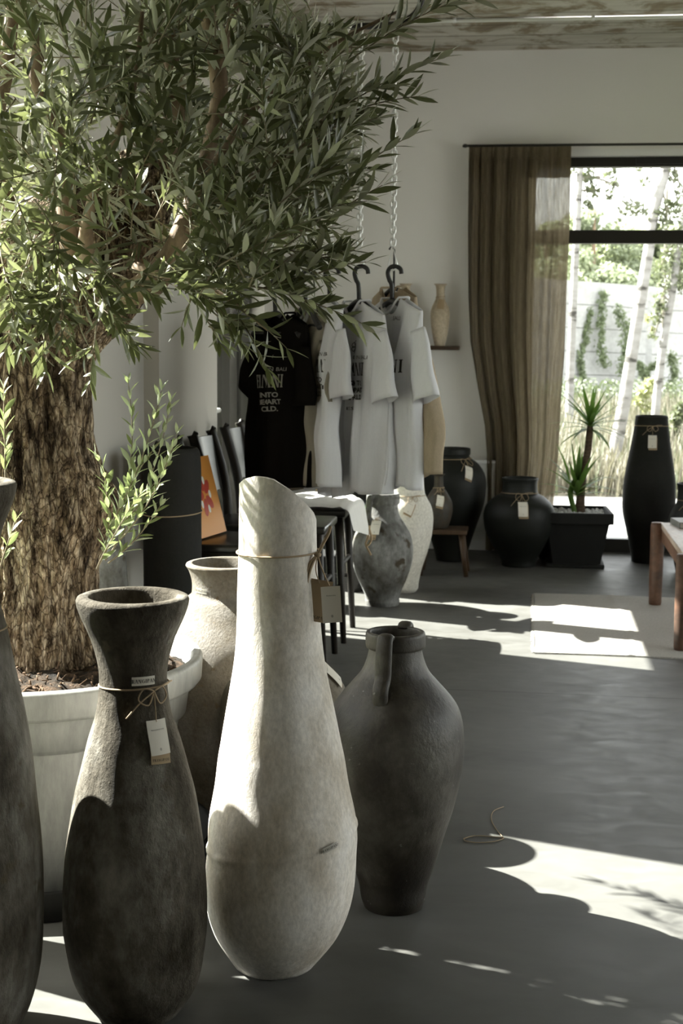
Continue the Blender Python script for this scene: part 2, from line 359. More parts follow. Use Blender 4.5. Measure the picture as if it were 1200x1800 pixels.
def mat_bark():
    m, t, b = newmat('old_olive_bark'); L = t.links.new
    tc = N(t, 'ShaderNodeTexCoord'); mp = N(t, 'ShaderNodeMapping'); mp.inputs['Scale'].default_value = (1, 1, .38); L(tc.outputs['Object'], mp.inputs[0])
    ds = N(t, 'ShaderNodeTexNoise', i_Scale=14., i_Detail=4.); L(mp.outputs[0], ds.inputs[0])
    va = N(t, 'ShaderNodeVectorMath', operation='SCALE'); va.inputs['Scale'].default_value = .07; L(ds.outputs['Color'], va.inputs[0])
    vb = N(t, 'ShaderNodeVectorMath', operation='ADD'); L(mp.outputs[0], vb.inputs[0]); L(va.outputs[0], vb.inputs[1])
    v = N(t, 'ShaderNodeTexVoronoi', feature='DISTANCE_TO_EDGE', i_Scale=72.); L(vb.outputs[0], v.inputs[0])
    v2 = N(t, 'ShaderNodeTexVoronoi', feature='DISTANCE_TO_EDGE', i_Scale=95.); L(vb.outputs[0], v2.inputs[0])
    n = N(t, 'ShaderNodeTexNoise', i_Scale=60., i_Detail=7., i_Roughness=.7); L(mp.outputs[0], n.inputs[0])
    nl = N(t, 'ShaderNodeTexNoise', i_Scale=5., i_Detail=5.); L(mp.outputs[0], nl.inputs[0])
    rc = ramp(t, n.outputs[0], [(.34, (.06, .042, .028)), (.48, (.26, .20, .14)), (.62, (.58, .50, .40))])
    rl = ramp(t, nl.outputs[0], [(.38, (.42, .36, .28)), (.62, (1.2, 1.17, 1.1))])
    mu = N(t, 'ShaderNodeMixRGB', blend_type='MULTIPLY'); mu.inputs[0].default_value = .9; L(rc.outputs[0], mu.inputs[1]); L(rl.outputs[0], mu.inputs[2])
    re = ramp(t, v.outputs['Distance'], [(.0, (.14, .10, .07)), (.09, (1, 1, 1))])
    m2 = N(t, 'ShaderNodeMixRGB', blend_type='MULTIPLY'); m2.inputs[0].default_value = .8; L(mu.outputs[0], m2.inputs[1]); L(re.outputs[0], m2.inputs[2])
    mpf = N(t, 'ShaderNodeMapping'); mpf.inputs['Scale'].default_value = (1, 1, .22); L(tc.outputs['Object'], mpf.inputs[0])
    nf = N(t, 'ShaderNodeTexNoise', i_Scale=26., i_Detail=9., i_Roughness=.7, i_Distortion=.6); L(mpf.outputs[0], nf.inputs[0])
    rf_ = ramp(t, nf.outputs[0], [(.40, (.10, .075, .05)), (.49, (.8, .78, .75)), (.60, (1.35, 1.32, 1.25))])
    m4 = N(t, 'ShaderNodeMixRGB', blend_type='MULTIPLY'); m4.inputs[0].default_value = .95; L(m2.outputs[0], m4.inputs[1]); L(rf_.outputs[0], m4.inputs[2]); m2 = m4
    L(m2.outputs[0], b.inputs['Base Color']); b.inputs['Roughness'].default_value = .95; b.inputs['Specular IOR Level'].default_value = .15
    mn = N(t, 'ShaderNodeMath', operation='MINIMUM'); mn.inputs[1].default_value = .25; L(v.outputs['Distance'], mn.inputs[0])
    mn2 = N(t, 'ShaderNodeMath', operation='MINIMUM'); mn2.inputs[1].default_value = .2; L(v2.outputs['Distance'], mn2.inputs[0])
    a1 = N(t, 'ShaderNodeMath', operation='MULTIPLY'); a1.inputs[1].default_value = 2.6; L(mn.outputs[0], a1.inputs[0])
    a2 = N(t, 'ShaderNodeMath', operation='ADD'); L(a1.outputs[0], a2.inputs[0]); L(mn2.outputs[0], a2.inputs[1])
    a3 = N(t, 'ShaderNodeMath', operation='ADD'); L(a2.outputs[0], a3.inputs[0]); L(nf.outputs[0], a3.inputs[1])
    bp = N(t, 'ShaderNodeBump', i_Strength=1., i_Distance=.014); L(a3.outputs[0], bp.inputs['Height']); L(bp.outputs[0], b.inputs['Normal'])
    return m
M['bark'] = mat_bark()
def mat_birch():
    m, t, b = newmat('birch_bark'); L = t.links.new
    tc = N(t, 'ShaderNodeTexCoord'); mp = N(t, 'ShaderNodeMapping'); mp.inputs['Scale'].default_value = (1.2, 1.2, 6); L(tc.outputs['Object'], mp.inputs[0])
    n = N(t, 'ShaderNodeTexNoise', i_Scale=2.2, i_Detail=5., i_Roughness=.6); L(mp.outputs[0], n.inputs[0])
    r = ramp(t, n.outputs[0], [(.36, (.03, .027, .022)), (.43, (.17, .163, .15)), (.6, (.235, .23, .22))])
    L(r.outputs[0], b.inputs['Base Color']); b.inputs['Roughness'].default_value = .8; return m
M['birch'] = mat_birch()
M['birch_dark'] = plain('dark_birch_bark', (.14, .13, .10), .9)
M['paving'] = noisy('pale_paving', [(.20, .197, .19), (.25, .247, .238)], 1.5, 30, .9, .1, .003)
M['ground'] = noisy('meadow_ground', [(.10, .10, .065), (.155, .145, .11), (.19, .18, .145)], 1.2, 12, 1, .5, .05)
M['lawn'] = noisy('lawn_ground', [(.12, .17, .05), (.22, .26, .10)], 1.2, 12, 1, .5, .05)
M['fence'] = noisy('concrete_panels', [(.35, .353, .35), (.41, .413, .41)], .8, 8, .9, .1, .01)
M['fence_gap'] = plain('panel_gap', (.12, .12, .11), .9)
M['cover_orange'] = plain('orange_cover', (.62, .26, .05), .5)
M['cover_red'] = plain('red_print', (.42, .05, .03), .5)
M['paper'] = plain('paper', (.7, .68, .62), .8)
M['grey_book'] = plain('grey_cover', (.22, .22, .21), .6)
M['pebble'] = noisy('white_pebble', [(.5, .5, .48), (.75, .75, .73)], 40, 90, .8, .2, .002)

# ------------------------------------------------------------------ lettering
def text2d(s, size, bold=0):
    cu = bpy.data.curves.new('t', 'FONT'); cu.body = s; cu.size = size; cu.align_x = 'CENTER'; cu.resolution_u = 3
    if bold: cu.offset = bold
    ob = bpy.data.objects.new('t', cu); C.objects.link(ob)
    dg = bpy.context.evaluated_depsgraph_get(); me = bpy.data.meshes.new_from_object(ob.evaluated_get(dg))
    vs = [(v.co.x, v.co.y) for v in me.vertices]; fs = [list(p.vertices) for p in me.polygons]
    bpy.data.objects.remove(ob); bpy.data.curves.remove(cu); bpy.data.meshes.remove(me)
    return vs, fs
def quad(x0, y0, x1, y1, w):                     # a stroke of width w (horizontal cut)
    return [(x0-w/2, y0), (x0+w/2, y0), (x1+w/2, y1), (x1-w/2, y1)]
def glyph(ch):
    T = .18; t = .075; q = []
    def ser(x, y, w=.30): q.append([(x-w/2, y), (x+w/2, y), (x+w/2, y+t), (x-w/2, y+t)])
    def arc(cx, cy, rx, ry, a0, a1, n=10, thick=T, thin=t):
        for k in range(n):
            A = radians(a0+(a1-a0)*k/n); B = radians(a0+(a1-a0)*(k+1)/n)
            def w(a): return thin+(thick-thin)*abs(cos(a))
            q.append([(cx+rx*cos(A), cy+ry*sin(A)), (cx+rx*cos(B), cy+ry*sin(B)), (cx+(rx-w(B))*cos(B), cy+(ry-t)*sin(B)), (cx+(rx-w(A))*cos(A), cy+(ry-t)*sin(A))])
    W = .6
    if ch == 'F': q.append(quad(.15, 0, .15, 1, T)); ser(.15, 0); q.append([(.0, 1-t), (.55, 1-t), (.55, 1), (0, 1)]); q.append([(.2, .5), (.42, .5), (.42, .5+t), (.2, .5+t)]); q.append(quad(.53, .75, .53, 1, t)); q.append(quad(.42, .42, .42, .62, t)); W = .62
    elif ch in 'RP':
        q.append(quad(.15, 0, .15, 1, T)); ser(.15, 0); arc(.28, .74, .30, .26, -90, 90); q.append([(0, 1-t), (.3, 1-t), (.3, 1), (0, 1)]); q.append([(.2, .48), (.3, .48), (.3, .48+t), (.2, .48+t)])
        if ch == 'R': q.append(quad(.60, 0, .32, .5, T)); W = .74
        else: W = .66
    elif ch == 'A': q.append(quad(.06, 0, .36, 1, t)); q.append(quad(.62, 0, .34, 1, T)); ser(.06, 0, .2); ser(.62, 0, .26); W = .78
    elif ch == 'N': q.append(quad(.1, 0, .1, 1, t)); q.append(quad(.62, 0, .14, 1, T)); q.append(quad(.64, 0, .64, 1, t)); ser(.1, 0, .22); ser(.64, 1-t, .22); W = .80
    elif ch == 'G': arc(.42, .5, .40, .5, 50, 320, 18); q.append(quad(.70, .08, .70, .45, T*.9)); ser(.68, .43, .28); W = .88
    elif ch == 'I': q.append(quad(.15, 0, .15, 1, T)); ser(.15, 0); ser(.15, 1-t); W = .36
    return q, W
def wordmark(s, size):
    vs = []; fs = []; x = 0
    for ch in s:
        q, w = glyph(ch)
        for poly in q:
            o = len(vs); vs += [((x+a)*size, b*size) for a, b in poly]; fs.append([o, o+1, o+2, o+3])
        x += w+.07
    vs = [(a-x*size/2, b) for a, b in vs]
    return vs, fs
def emblem(size):
    vs = []; fs = []
    for k in range(6):                            # a small six-part rosette
        a = pi/6+k*pi/3; c = (cos(a)*.55, sin(a)*.55); n = 10
        for i in range(n):
            A = 2*pi*i/n; B = 2*pi*(i+1)/n; o = len(vs)
            vs += [(c[0]+.42*cos(A), c[1]+.42*sin(A)), (c[0]+.42*cos(B), c[1]+.42*sin(B)), (c[0]+.32*cos(B), c[1]+.32*sin(B)), (c[0]+.32*cos(A), c[1]+.32*sin(A))]
            fs.append([o, o+1, o+2, o+3])
    return [(a*size*.8, b*size) for a, b in vs], fs
def shift(t, dx, dy): return [(a+dx, b+dy) for a, b in t[0]], t[1]

# ------------------------------------------------------------------ the room
XL = -1.45; XO = -1.75; YB = 9.0; ZC = 3.08; XR = 4.2; YF = -3.0
def bx(name, x0, x1, y0, y1, z0, z1, mat, parent=None, smooth=False, bev=0):
    return MB().box(((x0+x1)/2, (y0+y1)/2, (z0+z1)/2), (x1-x0, y1-y0, z1-z0), None, bev).build(name, mat, parent, smooth)
struct(bx('floor', XO, XR, YF, YB+.05, -.2, 0, M['floor']))
struct(bx('ceiling', XO-.1, XR+.3, YF-.3, YB+.3, ZC, ZC+.25, M['ceiling']))
DX0, DX1, DH = .0, 4.0, 2.40                     # garden door in the back wall
mb = MB()
def mbx(mb, x0, x1, y0, y1, z0, z1): mb.box(((x0+x1)/2, (y0+y1)/2, (z0+z1)/2), (x1-x0, y1-y0, z1-z0))
mbx(mb, XO, DX0, YB, YB+.30, -.2, ZC); mbx(mb, DX1, XR+.3, YB, YB+.30, -.2, ZC); mbx(mb, DX0, DX1, YB, YB+.30, DH+.065, ZC)
struct(mb.build('wall_back', M['wall'], None, False))
mb = MB()
mbx(mb, XO, XL, 4.355, 5.29, -.2, ZC); mbx(mb, XO, -1.39, 5.29, 6.31, -.2, ZC); mbx(mb, XO, XL, 7.79, YB, -.2, ZC)
mbx(mb, XO, XL, YF, 2.30, -.2, ZC); mbx(mb, XO, XL, 2.30, 4.355, 2.60, ZC); mbx(mb, XO, XL, 6.31, 7.79, 2.46, ZC)
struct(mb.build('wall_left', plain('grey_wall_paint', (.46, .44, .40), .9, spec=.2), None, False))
mb = MB()
mbx(mb, XR, XR+.3, YF, 2.2, -.2, ZC); mbx(mb, XR, XR+.3, 7.2, YB, -.2, ZC); mbx(mb, XR, XR+.3, 2.2, 7.2, 2.8, ZC)
struct(mb.build('wall_right', M['wall'], None, False))
struct(bx('wall_front', XO, XR+.3, YF-.3, YF, -.2, ZC, M['wall']))
struct(bx('baseboard_back', XL, DX0-.03, YB-.012, YB, 0, .06, M['white']))

def glazing_x(name, label, X, y0, y1, z1, posts, tr0=1.93, tr1=2.0, d=.08):
    """a black framed glazed opening in the left wall"""
    p = empty(name, (X, y0, 0), label, 'window'); p['kind'] = 'structure'
    f = MB()
    mbx(f, X-d/2, X+d/2, y0, y0+.06, 0, z1); mbx(f, X-d/2, X+d/2, y1-.06, y1, 0, z1)
    mbx(f, X-d/2, X+d/2, y0, y1, z1-.06, z1); mbx(f, X-d/2, X+d/2, y0, y1, 0, .05); mbx(f, X-d/2, X+d/2, y0, y1, tr0, tr1)
    for a, b in posts: mbx(f, X-d/2, X+d/2, a, b, 0, z1)
    f.build('window_frame', M['black_metal'], p, False)
    bx('pane', X-.004, X+.004, y0+.02, y1-.02, .02, z1-.02, M['glass'], p)
    return p
g1 = glazing_x('window_1', 'tall black framed shop window behind the olive tree', -1.71, 2.30, 4.36, 2.60, [], 2.30, 2.36)
g3 = glazing_x('added_fill_window', 'black framed window added unseen in the right wall for fill light', XR+.15, 2.2, 7.2, 2.8, [(4.66, 4.74)])  # added out of view to bring fill light in from the right
g2 = glazing_x('door_1', 'black framed glass door in the left wall behind the chairs', -1.56, 6.31, 7.79, 2.46, [(6.37, 6.46), (7.01, 7.20)], 1.98, 2.12)
h = MB(); h.tube([(-1.50, 6.62, .99), (-1.45, 6.62, .99), (-1.45, 6.47, .99)], .011, 10); h.box((-1.505, 6.44, .99), (.012, .04, .16))
h.build('door_handle', M['steel'], g2)
# garden door, back wall
p = empty('door_2', (DX0, YB+.14, 0), 'wide black framed glass garden door in the back wall', 'door'); p['kind'] = 'structure'
f = MB(); Y0, Y1 = YB+.06, YB+.14
mbx(f, DX0, DX0+.02, Y0, Y1, 0, DH+.05); mbx(f, DX1-.06, DX1, Y0, Y1, 0, DH+.05); mbx(f, DX0, DX1, Y0, Y1, DH-.012, DH+.045)
mbx(f, DX0, DX1, Y0-.01, Y1, 0, .085); mbx(f, DX0, DX1, Y0-.01, Y1, 1.925, 2.005); mbx(f, 1.35, 1.45, Y0, Y1, 0, DH); mbx(f, 2.95, 3.05, Y0, Y1, 0, DH)
f.build('window_frame', M['black_metal'], p, False)
mb = MB(); mbx(mb, .62, DX1, YB+.035, YB+.075, DH+.0, DH+.038); mb.build('roller_track', M['black_plastic'], p, False)
bx('pane', DX0+.01, DX1-.03, YB+.095, YB+.105, .05, DH, M['glass'], p)
bx('window_head', DX0-.01, DX1, YB-.005, YB+.06, DH+.045, DH+.085, M['white'], p)
# white conduit with its clips and the fittings on the ceiling
o = MB().tube([(-1.4, 8.09, ZC-.014), (5.5, 8.09, ZC-.014)], .011, 8)
for k in range(9): o.box((-1.2+k*.75, 8.09, ZC-.012), (.02, .035, .024))
tag(o.build('cable_conduit', M['white']), 'thin white cable conduit clipped across the concrete ceiling', 'conduit')

# ------------------------------------------------------------------ curtain and rod
rod = MB(); rod.tube([(-.41, 8.90, 2.50), (4.1, 8.90, 2.50)], .008, 10)
rod.lathe([(.001, -.012), (.016, -.008), (.018, 0), (.014, .008), (.001, .012)], 14, (-.415, 8.90, 2.50))
for xx in (-.36, 2.6, 4.0): rod.tube([(xx, 8.9, 2.5), (xx, 9.0, 2.5)], .006, 8)
tag(rod.build('curtain_rod', M['black_metal']), 'thin black curtain rod above the garden door', 'curtain rod')
LE = [(262, 822), (400, 820), (520, 820), (600, 823), (680, 836), (750, 849), (800, 853), (965, 853)]
RE = [(262, 1003), (400, 1000), (500, 995), (620, 991), (700, 985), (800, 980), (880, 972), (968, 966)]
def curt(u, v):
    py = 257+(968-257)*v
    xl = atY(interp(LE, py), py, 8.9).x; xr = atY(interp(RE, py), py, 8.9).x
    z = atY(912, py, 8.9).z
    # dense pleats at the wall side, wider ones over the glass
    uu = u**1.15
    ph = 2*pi*(7*u+1.1*sin(2.2*u+1)) + .5*sin(3*v+4*u)
    amp = .028*(.55+.45*min(1, v*4))*(1.0-.35*u)
    y = 8.90 + amp*sin(ph) + .010*sin(2.7*ph+5*v) + .012*sin(9*v+7*u)*v
    x = xl+(xr-xl)*uu + .007*cos(ph)*(1-.5*u) + .010*sin(4*v+9*u)*v*(1-u)
    if v < .03: y = 8.90+(y-8.90)*.5 + .012
    return (x, y, max(z, .015))
cu = MB().grid(curt, 260, 110); tag(cu.build('curtain', M['curtain']), 'long sheer olive brown linen curtain hanging at the garden door', 'curtain')
def hem(u, v):
    a = curt(u, 0.003+.075*v); return (a[0], a[1]+.018, a[2])
MB().grid(hem, 260, 8).build('curtain_heading', M['curtain'], cu.id_data if False else bpy.data.objects['curtain'])

# ------------------------------------------------------------------ vases
VS = {
'flared': ((-.748, 2.638), [(0.0823, 0.0), (0.1152, 0.0486), (0.1309, 0.0925), (0.1419, 0.1667), (0.1429, 0.1916), (0.1426, 0.2413), (0.1376, 0.3153), (0.1328, 0.3563), (0.1247, 0.4087), (0.1166, 0.4551), (0.104, 0.5048), (0.0893, 0.5622), (0.0735, 0.6126), (0.0665, 0.6582), (0.0655, 0.6956), (0.0708, 0.7296), (0.0818, 0.7668), (0.0982, 0.805), (0.1055, 0.826), (0.1075, 0.838)]),
'left': ((-1.057, 2.485), [(0.095, 0.0), (0.1294, 0.0469), (0.1551, 0.1387), (0.1631, 0.2525), (0.1623, 0.3652), (0.1529, 0.4768), (0.1459, 0.5598), (0.1336, 0.6422), (0.1172, 0.724), (0.102, 0.8053), (0.088, 0.8583), (0.084, 0.902), (0.088, 0.9447), (0.099, 0.9872), (0.116, 1.0296), (0.124, 1.0529), (0.127, 1.0687)]),
}
def vase_body(prof, thick, lip=.006, depth=.35, k=5):
    pr = smoothprof(prof, k); rt, zt = pr[-1]
    pr += [(rt-lip*.3, zt+lip*.7), (rt-lip, zt+lip), (rt-thick+lip*.5, zt+lip), (rt-thick, zt+lip*.2)]
    inner = [(max(r-thick, .004), z) for r, z in pr if z < zt-.01][::-1]
    zb = zt-depth
    inner = [(r, z) for r, z in inner if z > zb]
    pr += inner[::2]
    pr.append((.002, max(zb, .03)))
    return pr
def rfun(prof):
    pr = sorted([(z, r) for r, z in smoothprof(prof, 4)])
    return lambda z: interp(pr, z)
def wob(amp, freq=3.0, seed=0):
    def f(p, an, i):
        n = noise.noise(Vector((p.x*freq*2+seed, p.y*freq*2, p.z*freq)))
        r = sqrt(p.x**2+p.y**2)
        if r < .01: return p
        k = 1+amp*n/max(r, .03)
        return Vector((p.x*k, p.y*k, p.z))
    return f
def make_vase(name, pos, prof, mat, label, cat='vase', thick=.015, lip=.006, depth=.35, n=96, wobble=.004, group=None, z0=0, seed=0, part='body'):
    root = empty(name, (pos[0], pos[1], z0), label, cat, group)
    b = MB().lathe(vase_body(prof, thick, lip, depth), n, (pos[0], pos[1], z0), wob(wobble, 3, seed)).build(part, mat, root)
    return root, rfun(prof)
def facing(pos):                                  # angle of the direction from a vase towards the camera
    return atan2(-pos[1], -pos[0])
def twine_ring(root, pos, h, r, rad=.0018, sag=.004, ph=0, z0=0):
    pts = [(pos[0]+(r+rad)*cos(a), pos[1]+(r+rad)*sin(a), z0+h+sag*cos(a-ph)) for a in [2*pi*k/64 for k in range(64)]]
    return MB().tube(pts, rad, 6, closed=True)
def surf(pos, rf, th0, h0, z0=0, tilt=0, off=.005):
    """maps card coordinates (u right, v up) on to the side of a vase"""
    ct, st = cos(tilt), sin(tilt)
    def f(u, v, e=0):
        a = u*ct-v*st; b = u*st+v*ct
        h = h0+b; r = rf(h)+off+e
        th = th0+a/max(r, .05)
        return Vector((pos[0]+r*cos(th), pos[1]+r*sin(th), z0+h))
    return f
def sheet(F, w, h, thick=.0007, nu=4, nv=6, curl=None):
    mb = MB()
    def g(e):
        def q(u, v):
            uu = (u-.5)*w; vv = -v*h
            return F(uu, vv, e+(curl(u, v) if curl else 0))
        return q
    mb.grid(g(thick), nu, nv); mb.grid(g(0), nu, nv); return mb
def mapped(t, F, e, ox=0, oy=0):
    mb = MB(); mb.add([F(a+ox, b+oy, e) for a, b in t[0]], t[1]); return mb
def hang_tag(root, pos, rf, ang, h, cw=.034, ch=.052, z0=0, tilt=0, ring=True, ringh=None, twr=.0018, bow=.05, kraft=(.004, -.012), text=True, drop=.02, straight=False, kt=0, curl=None, off=.006):
    """twine round the neck with a bow, a kraft card and a cream card"""
    th = facing(pos)+ang; rh = ringh if ringh is not None else h
    F = surf(pos, rf, th, h, z0, tilt, off)
    mb = MB()
    if ring: mb = twine_ring(root, pos, rh, rf(rh), twr, .004, th, z0)
    K = surf(pos, rf, th, rh, z0, 0, .006)
    for s in (-1, 1):
        lo = [(0, 0), (s*bow*.35, bow*.10), (s*bow*.55, -bow*.25), (s*bow*.22, -bow*.45), (0, 0)]
        mb.tube([K(a, b, .003+.003*k) for k, (a, b) in enumerate(smoothprof(lo, 4))] if False else [K(a, b, .004) for a, b in smoothprof(lo, 4)], twr*.8, 5)
        ta = [(0, 0), (s*bow*.5, -bow*.1+s*bow*.25), (s*bow*1.0, -bow*.35+s*bow*.5)]
        mb.tube([K(a, b, .004) for a, b in smoothprof(ta, 4)], twr*.8, 5)
    mb.tube([K(0, 0, .003), F(0, -drop*.6, .005), F(0, -drop-.004, .004)], twr*.6, 5)
    mb.build('twine', M['twine'], root)
    def G(dx, dy, tl):
        c, s_ = cos(tl), sin(tl)
        return lambda u, v, e=0: F(dx+u*c-v*s_, -drop+dy+u*s_+v*c, e)
    k1 = G(kraft[0], kraft[1], kt); k2 = G(0, 0, 0)
    kc = sheet(k1, cw, ch).build('kraft_card', M['kraft'], root)
    if text: mapped(wordmark('FRANGIPANI', cw*.115), k1, .0012, 0, -ch+.005).build('lettering', M['ink'], kc)
    cc = sheet(k2, cw, ch, curl=curl or (lambda u, v: .004)).build('card', M['card'], root)
    if text:
        cf = curl or (lambda u, v: .004)
        def k3(u, v, e): return k2(u, v, e+cf(u/cw+.5, -v/ch))
        em = emblem(cw*.07); t = text2d('FRANGIPANI HOME', cw*.075)
        mapped(em, k3, .0012, 0, -ch*.84).build('emblem', M['ink'], cc); mapped(t, k3, .0012, 0, -ch*.30).build('lettering', M['ink'], cc)

def name_plate(root, pos, rf, ang, h, w, hh, z0=0, tilt=0, mat='plate'):
    F = surf(pos, rf, facing(pos)+ang, h, z0, tilt, .002)
    pl = sheet(F, w, hh, .001, 6, 2).build('name_plate', M[mat], root)
    mapped(wordmark('FRANGIPANI', hh*.45), F, .0016, 0, -hh*.72).build('lettering', M['ink'], pl)

# 1 flared grey vase
pos, prof = VS['flared']
v, rf = make_vase('floor_vase', pos, prof, M['grey_rough'], 'rough dark grey floor vase with a flared mouth, jute bow and paper tags', thick=.026, lip=.008, depth=.42, wobble=.004)
hang_tag(v, pos, rf, radians(30), .655, .042, .064, tilt=radians(0), ringh=.672, bow=.058, drop=.038, kt=radians(-4), kraft=(.004, -.018), off=.006, twr=.002)
name_plate(v, pos, rf, radians(16), .700, .046, .017, mat='card')
# 2 grey vase at the left edge of the view
pos, prof = VS['left']
v, rf = make_vase('floor_vase', pos, prof, M['grey_rough_pale'], 'tall weathered grey vase cut off by the left picture edge', thick=.024, lip=.008, depth=.42, seed=5)
hang_tag(v, pos, rf, radians(26), .80, .040, .060, bow=.03, drop=.02)

pos = (-1.43, 2.95)  # unseen vase added so its shadow keeps sun off the floor
make_vase('floor_vase', pos, [(.075, 0), (.08, .1), (.095, .3), (.11, .5), (.125, .75), (.14, .95), (.12, 1.05), (.09, 1.08), (.10, 1.12)], M['grey_rough_pale'], 'grey floor vase added unseen past the left picture edge to block sun', thick=.018, seed=9)

# 3 tall white vase with slanted mouth
WP = (-.504, 2.894)
prof = [(0.085, 0.0), (0.1205, 0.0503), (0.1387, 0.085), (0.1532, 0.1313), (0.1602, 0.1823), (0.1604, 0.2458), (0.1581, 0.3216), (0.143, 0.3969), (0.133, 0.4593), (0.1256, 0.4966), (0.1119, 0.5746), (0.0984, 0.6533), (0.0909, 0.7181), (0.0858, 0.7995), (0.0819, 0.8995), (0.0805, 0.9749), (0.079, 1.07)]
def white_vase():
    root = empty('slanted_vase', (*WP, 0), 'tall chalky white floor vase with a slanted mouth and jute twine', 'vase')
    th = facing(WP); cx, sx = -sin(th), cos(th)      # picture-right direction as seen from the camera
    right = Vector((-sin(th), cos(th), 0)); 
    if right.x < 0: right = -right
    front = Vector((cos(th), sin(th), 0))
    pr = smoothprof(prof, 7)
    def off(z): return interp([(0, -.010), (.15, .0), (.28, .008), (.5, .003), (.8, -.004), (1.07, -.006)], z)
    def rimz(x, y, r):                                # height of the slanted mouth at that side
        u = x/.079; w = y/.079
        return 1.055 - interp([(-1, .013), (-.85, .004), (-.65, .0), (-.35, .002), (-.1, .007), (.34, .027), (.7, .052), (.93, .073), (1, .088)], u) + .010*w
    n = 128
    def ridge(x): return .290 + .165*x
    mb = MB(); rows = []
    zs = [z for r, z in pr]; rf_ = interp
    tab = sorted([(z, r) for r, z in pr])
    H = 110; 
    def P(an, s, inner=False):
        # s 0..1 from foot to mouth
        u = cos(an); w = sin(an)
        rz = rimz(.079*u, .079*w, .079); z = s*rz
        r = interp(tab, z)
        x = r*u
        if not inner:
            d = (z-ridge(x)); r += .0032*math.exp(-(d/.0065)**2)
            r += .0025*noise.noise(Vector((u*2, w*2, z*5)))
        else: r -= .010
        return Vector((*WP, 0)) + right*(r*u+off(z)) + front*(r*w) + Vector((0, 0, z))
    mb.grid(lambda a, b: P(2*pi*a, b**.9), n, H*2, True)
    o0 = len(mb.v)-n
    # lip and inside
    mb.grid(lambda a, b: P(2*pi*a, 1-.0*b) if b < .2 else (P(2*pi*a, 1, True)+Vector((0, 0, .001)) if b < .6 else P(2*pi*a, 1-.5*(b-.4), True)), n, 5, True)
    mb.f.append([k for k in range(n)][::-1]); mb.f.append([len(mb.v)-n+k for k in range(n)])
    mb.build('body', M['white_clay'], root)
    rf = lambda z: interp(tab, z)
    # twine at y~975, knot at the right, cards
    pts = []
    for k in range(64):
        a = 2*pi*k/64; z = .901 + .002*cos(a); r = rf(z)+.004
        pts.append(Vector((*WP, 0))+right*(r*cos(a)+off(z))+front*(r*sin(a))+Vector((0, 0, z)))
    tw = MB().tube(pts, .0019, 6, closed=True)
    kn = Vector((*WP, 0))+right*.077+front*.042+Vector((0, 0, .900))
    def rel(a, b, c=0): return kn+right*a+Vector((0, 0, b))+front*c
    tw.tube(smooth3([rel(0, 0), rel(.010, .022, .004), rel(.022, .045, .004), rel(.026, .060, .002)], 4), .0034, 6)
    tw.tube(smooth3([rel(0, 0), rel(-.018, -.02, .01), rel(-.026, -.06, .012), rel(-.024, -.10, .012), rel(-.022, -.135, .012)], 4), .0034, 6)
    tw.tube(smooth3([rel(0, 0), rel(-.012, -.02, .01), rel(-.022, -.06, .012), rel(-.021, -.11, .012)], 4), .0030, 6)
    tw.tube(smooth3([rel(0, 0), rel(.006, -.02, .01), rel(.016, -.045, .012), rel(.024, -.062, .014)], 4), .0016, 6)
    tw.tube(smooth3([rel(0, 0), rel(-.004, -.03, .006), rel(.004, -.058, .006)], 4), .0012, 6)
    tw.lathe([(.001, -.006), (.007, -.003), (.008, .002), (.001, .007)], 10, tuple(kn))
    tw.build('twine', M['twine'], root)
    def card(cx_, cz, w, h_, til, dep, bend):
        ct, st = cos(til), sin(til)
        def F(u, v, e=0):
            a = u*ct-v*st; b = u*st+v*ct
            return kn + right*(cx_+a) + Vector((0, 0, cz+b)) + front*(dep+e+bend*sin(-v/h_*pi)*.5 + bend*(u/w)**2)
        return F
    F1 = card(.010, -.052, .042, .088, radians(-10), .006, -.004)
    k1 = sheet(F1, .046, .088).build('kraft_card', M['kraft'], root)
    mapped(wordmark('FRANGIPANI', .0062), F1, .0012, 0, -.082).build('lettering', M['ink'], k1)
    F2 = card(.026, -.063, .042, .073, radians(4), .016, .006)
    c1 = sheet(F2, .040, .076, nu=6, nv=8).build('card', M['card'], root)
    mapped(emblem(.0032), F2, .0013, 0, -.062).build('emblem', M['ink'], c1); mapped(text2d('FRANGIPANI', .0034), F2, .0013, 0, -.020).build('lettering', M['ink'], c1)
    # small metal plate on the belly just above the ridge
    def FP(u, v, e=0):
        x = .096+u*.92; z = .312+.165*(x-.09)+v+.10*u*.6; r = rf(z)+.0065+e
        w = sqrt(max(.0005, r*r-x*x))
        return Vector((*WP, 0))+right*(x+off(z))+front*w+Vector((0, 0, z))
    pl = sheet(FP, .032, .012, .0008, 6, 2).build('name_plate', M['plate'], root)
    mapped(wordmark('FRANGIPANI', .0052), FP, .0014, 0, -.0088).build('lettering', M['ink'], pl)
white_vase()

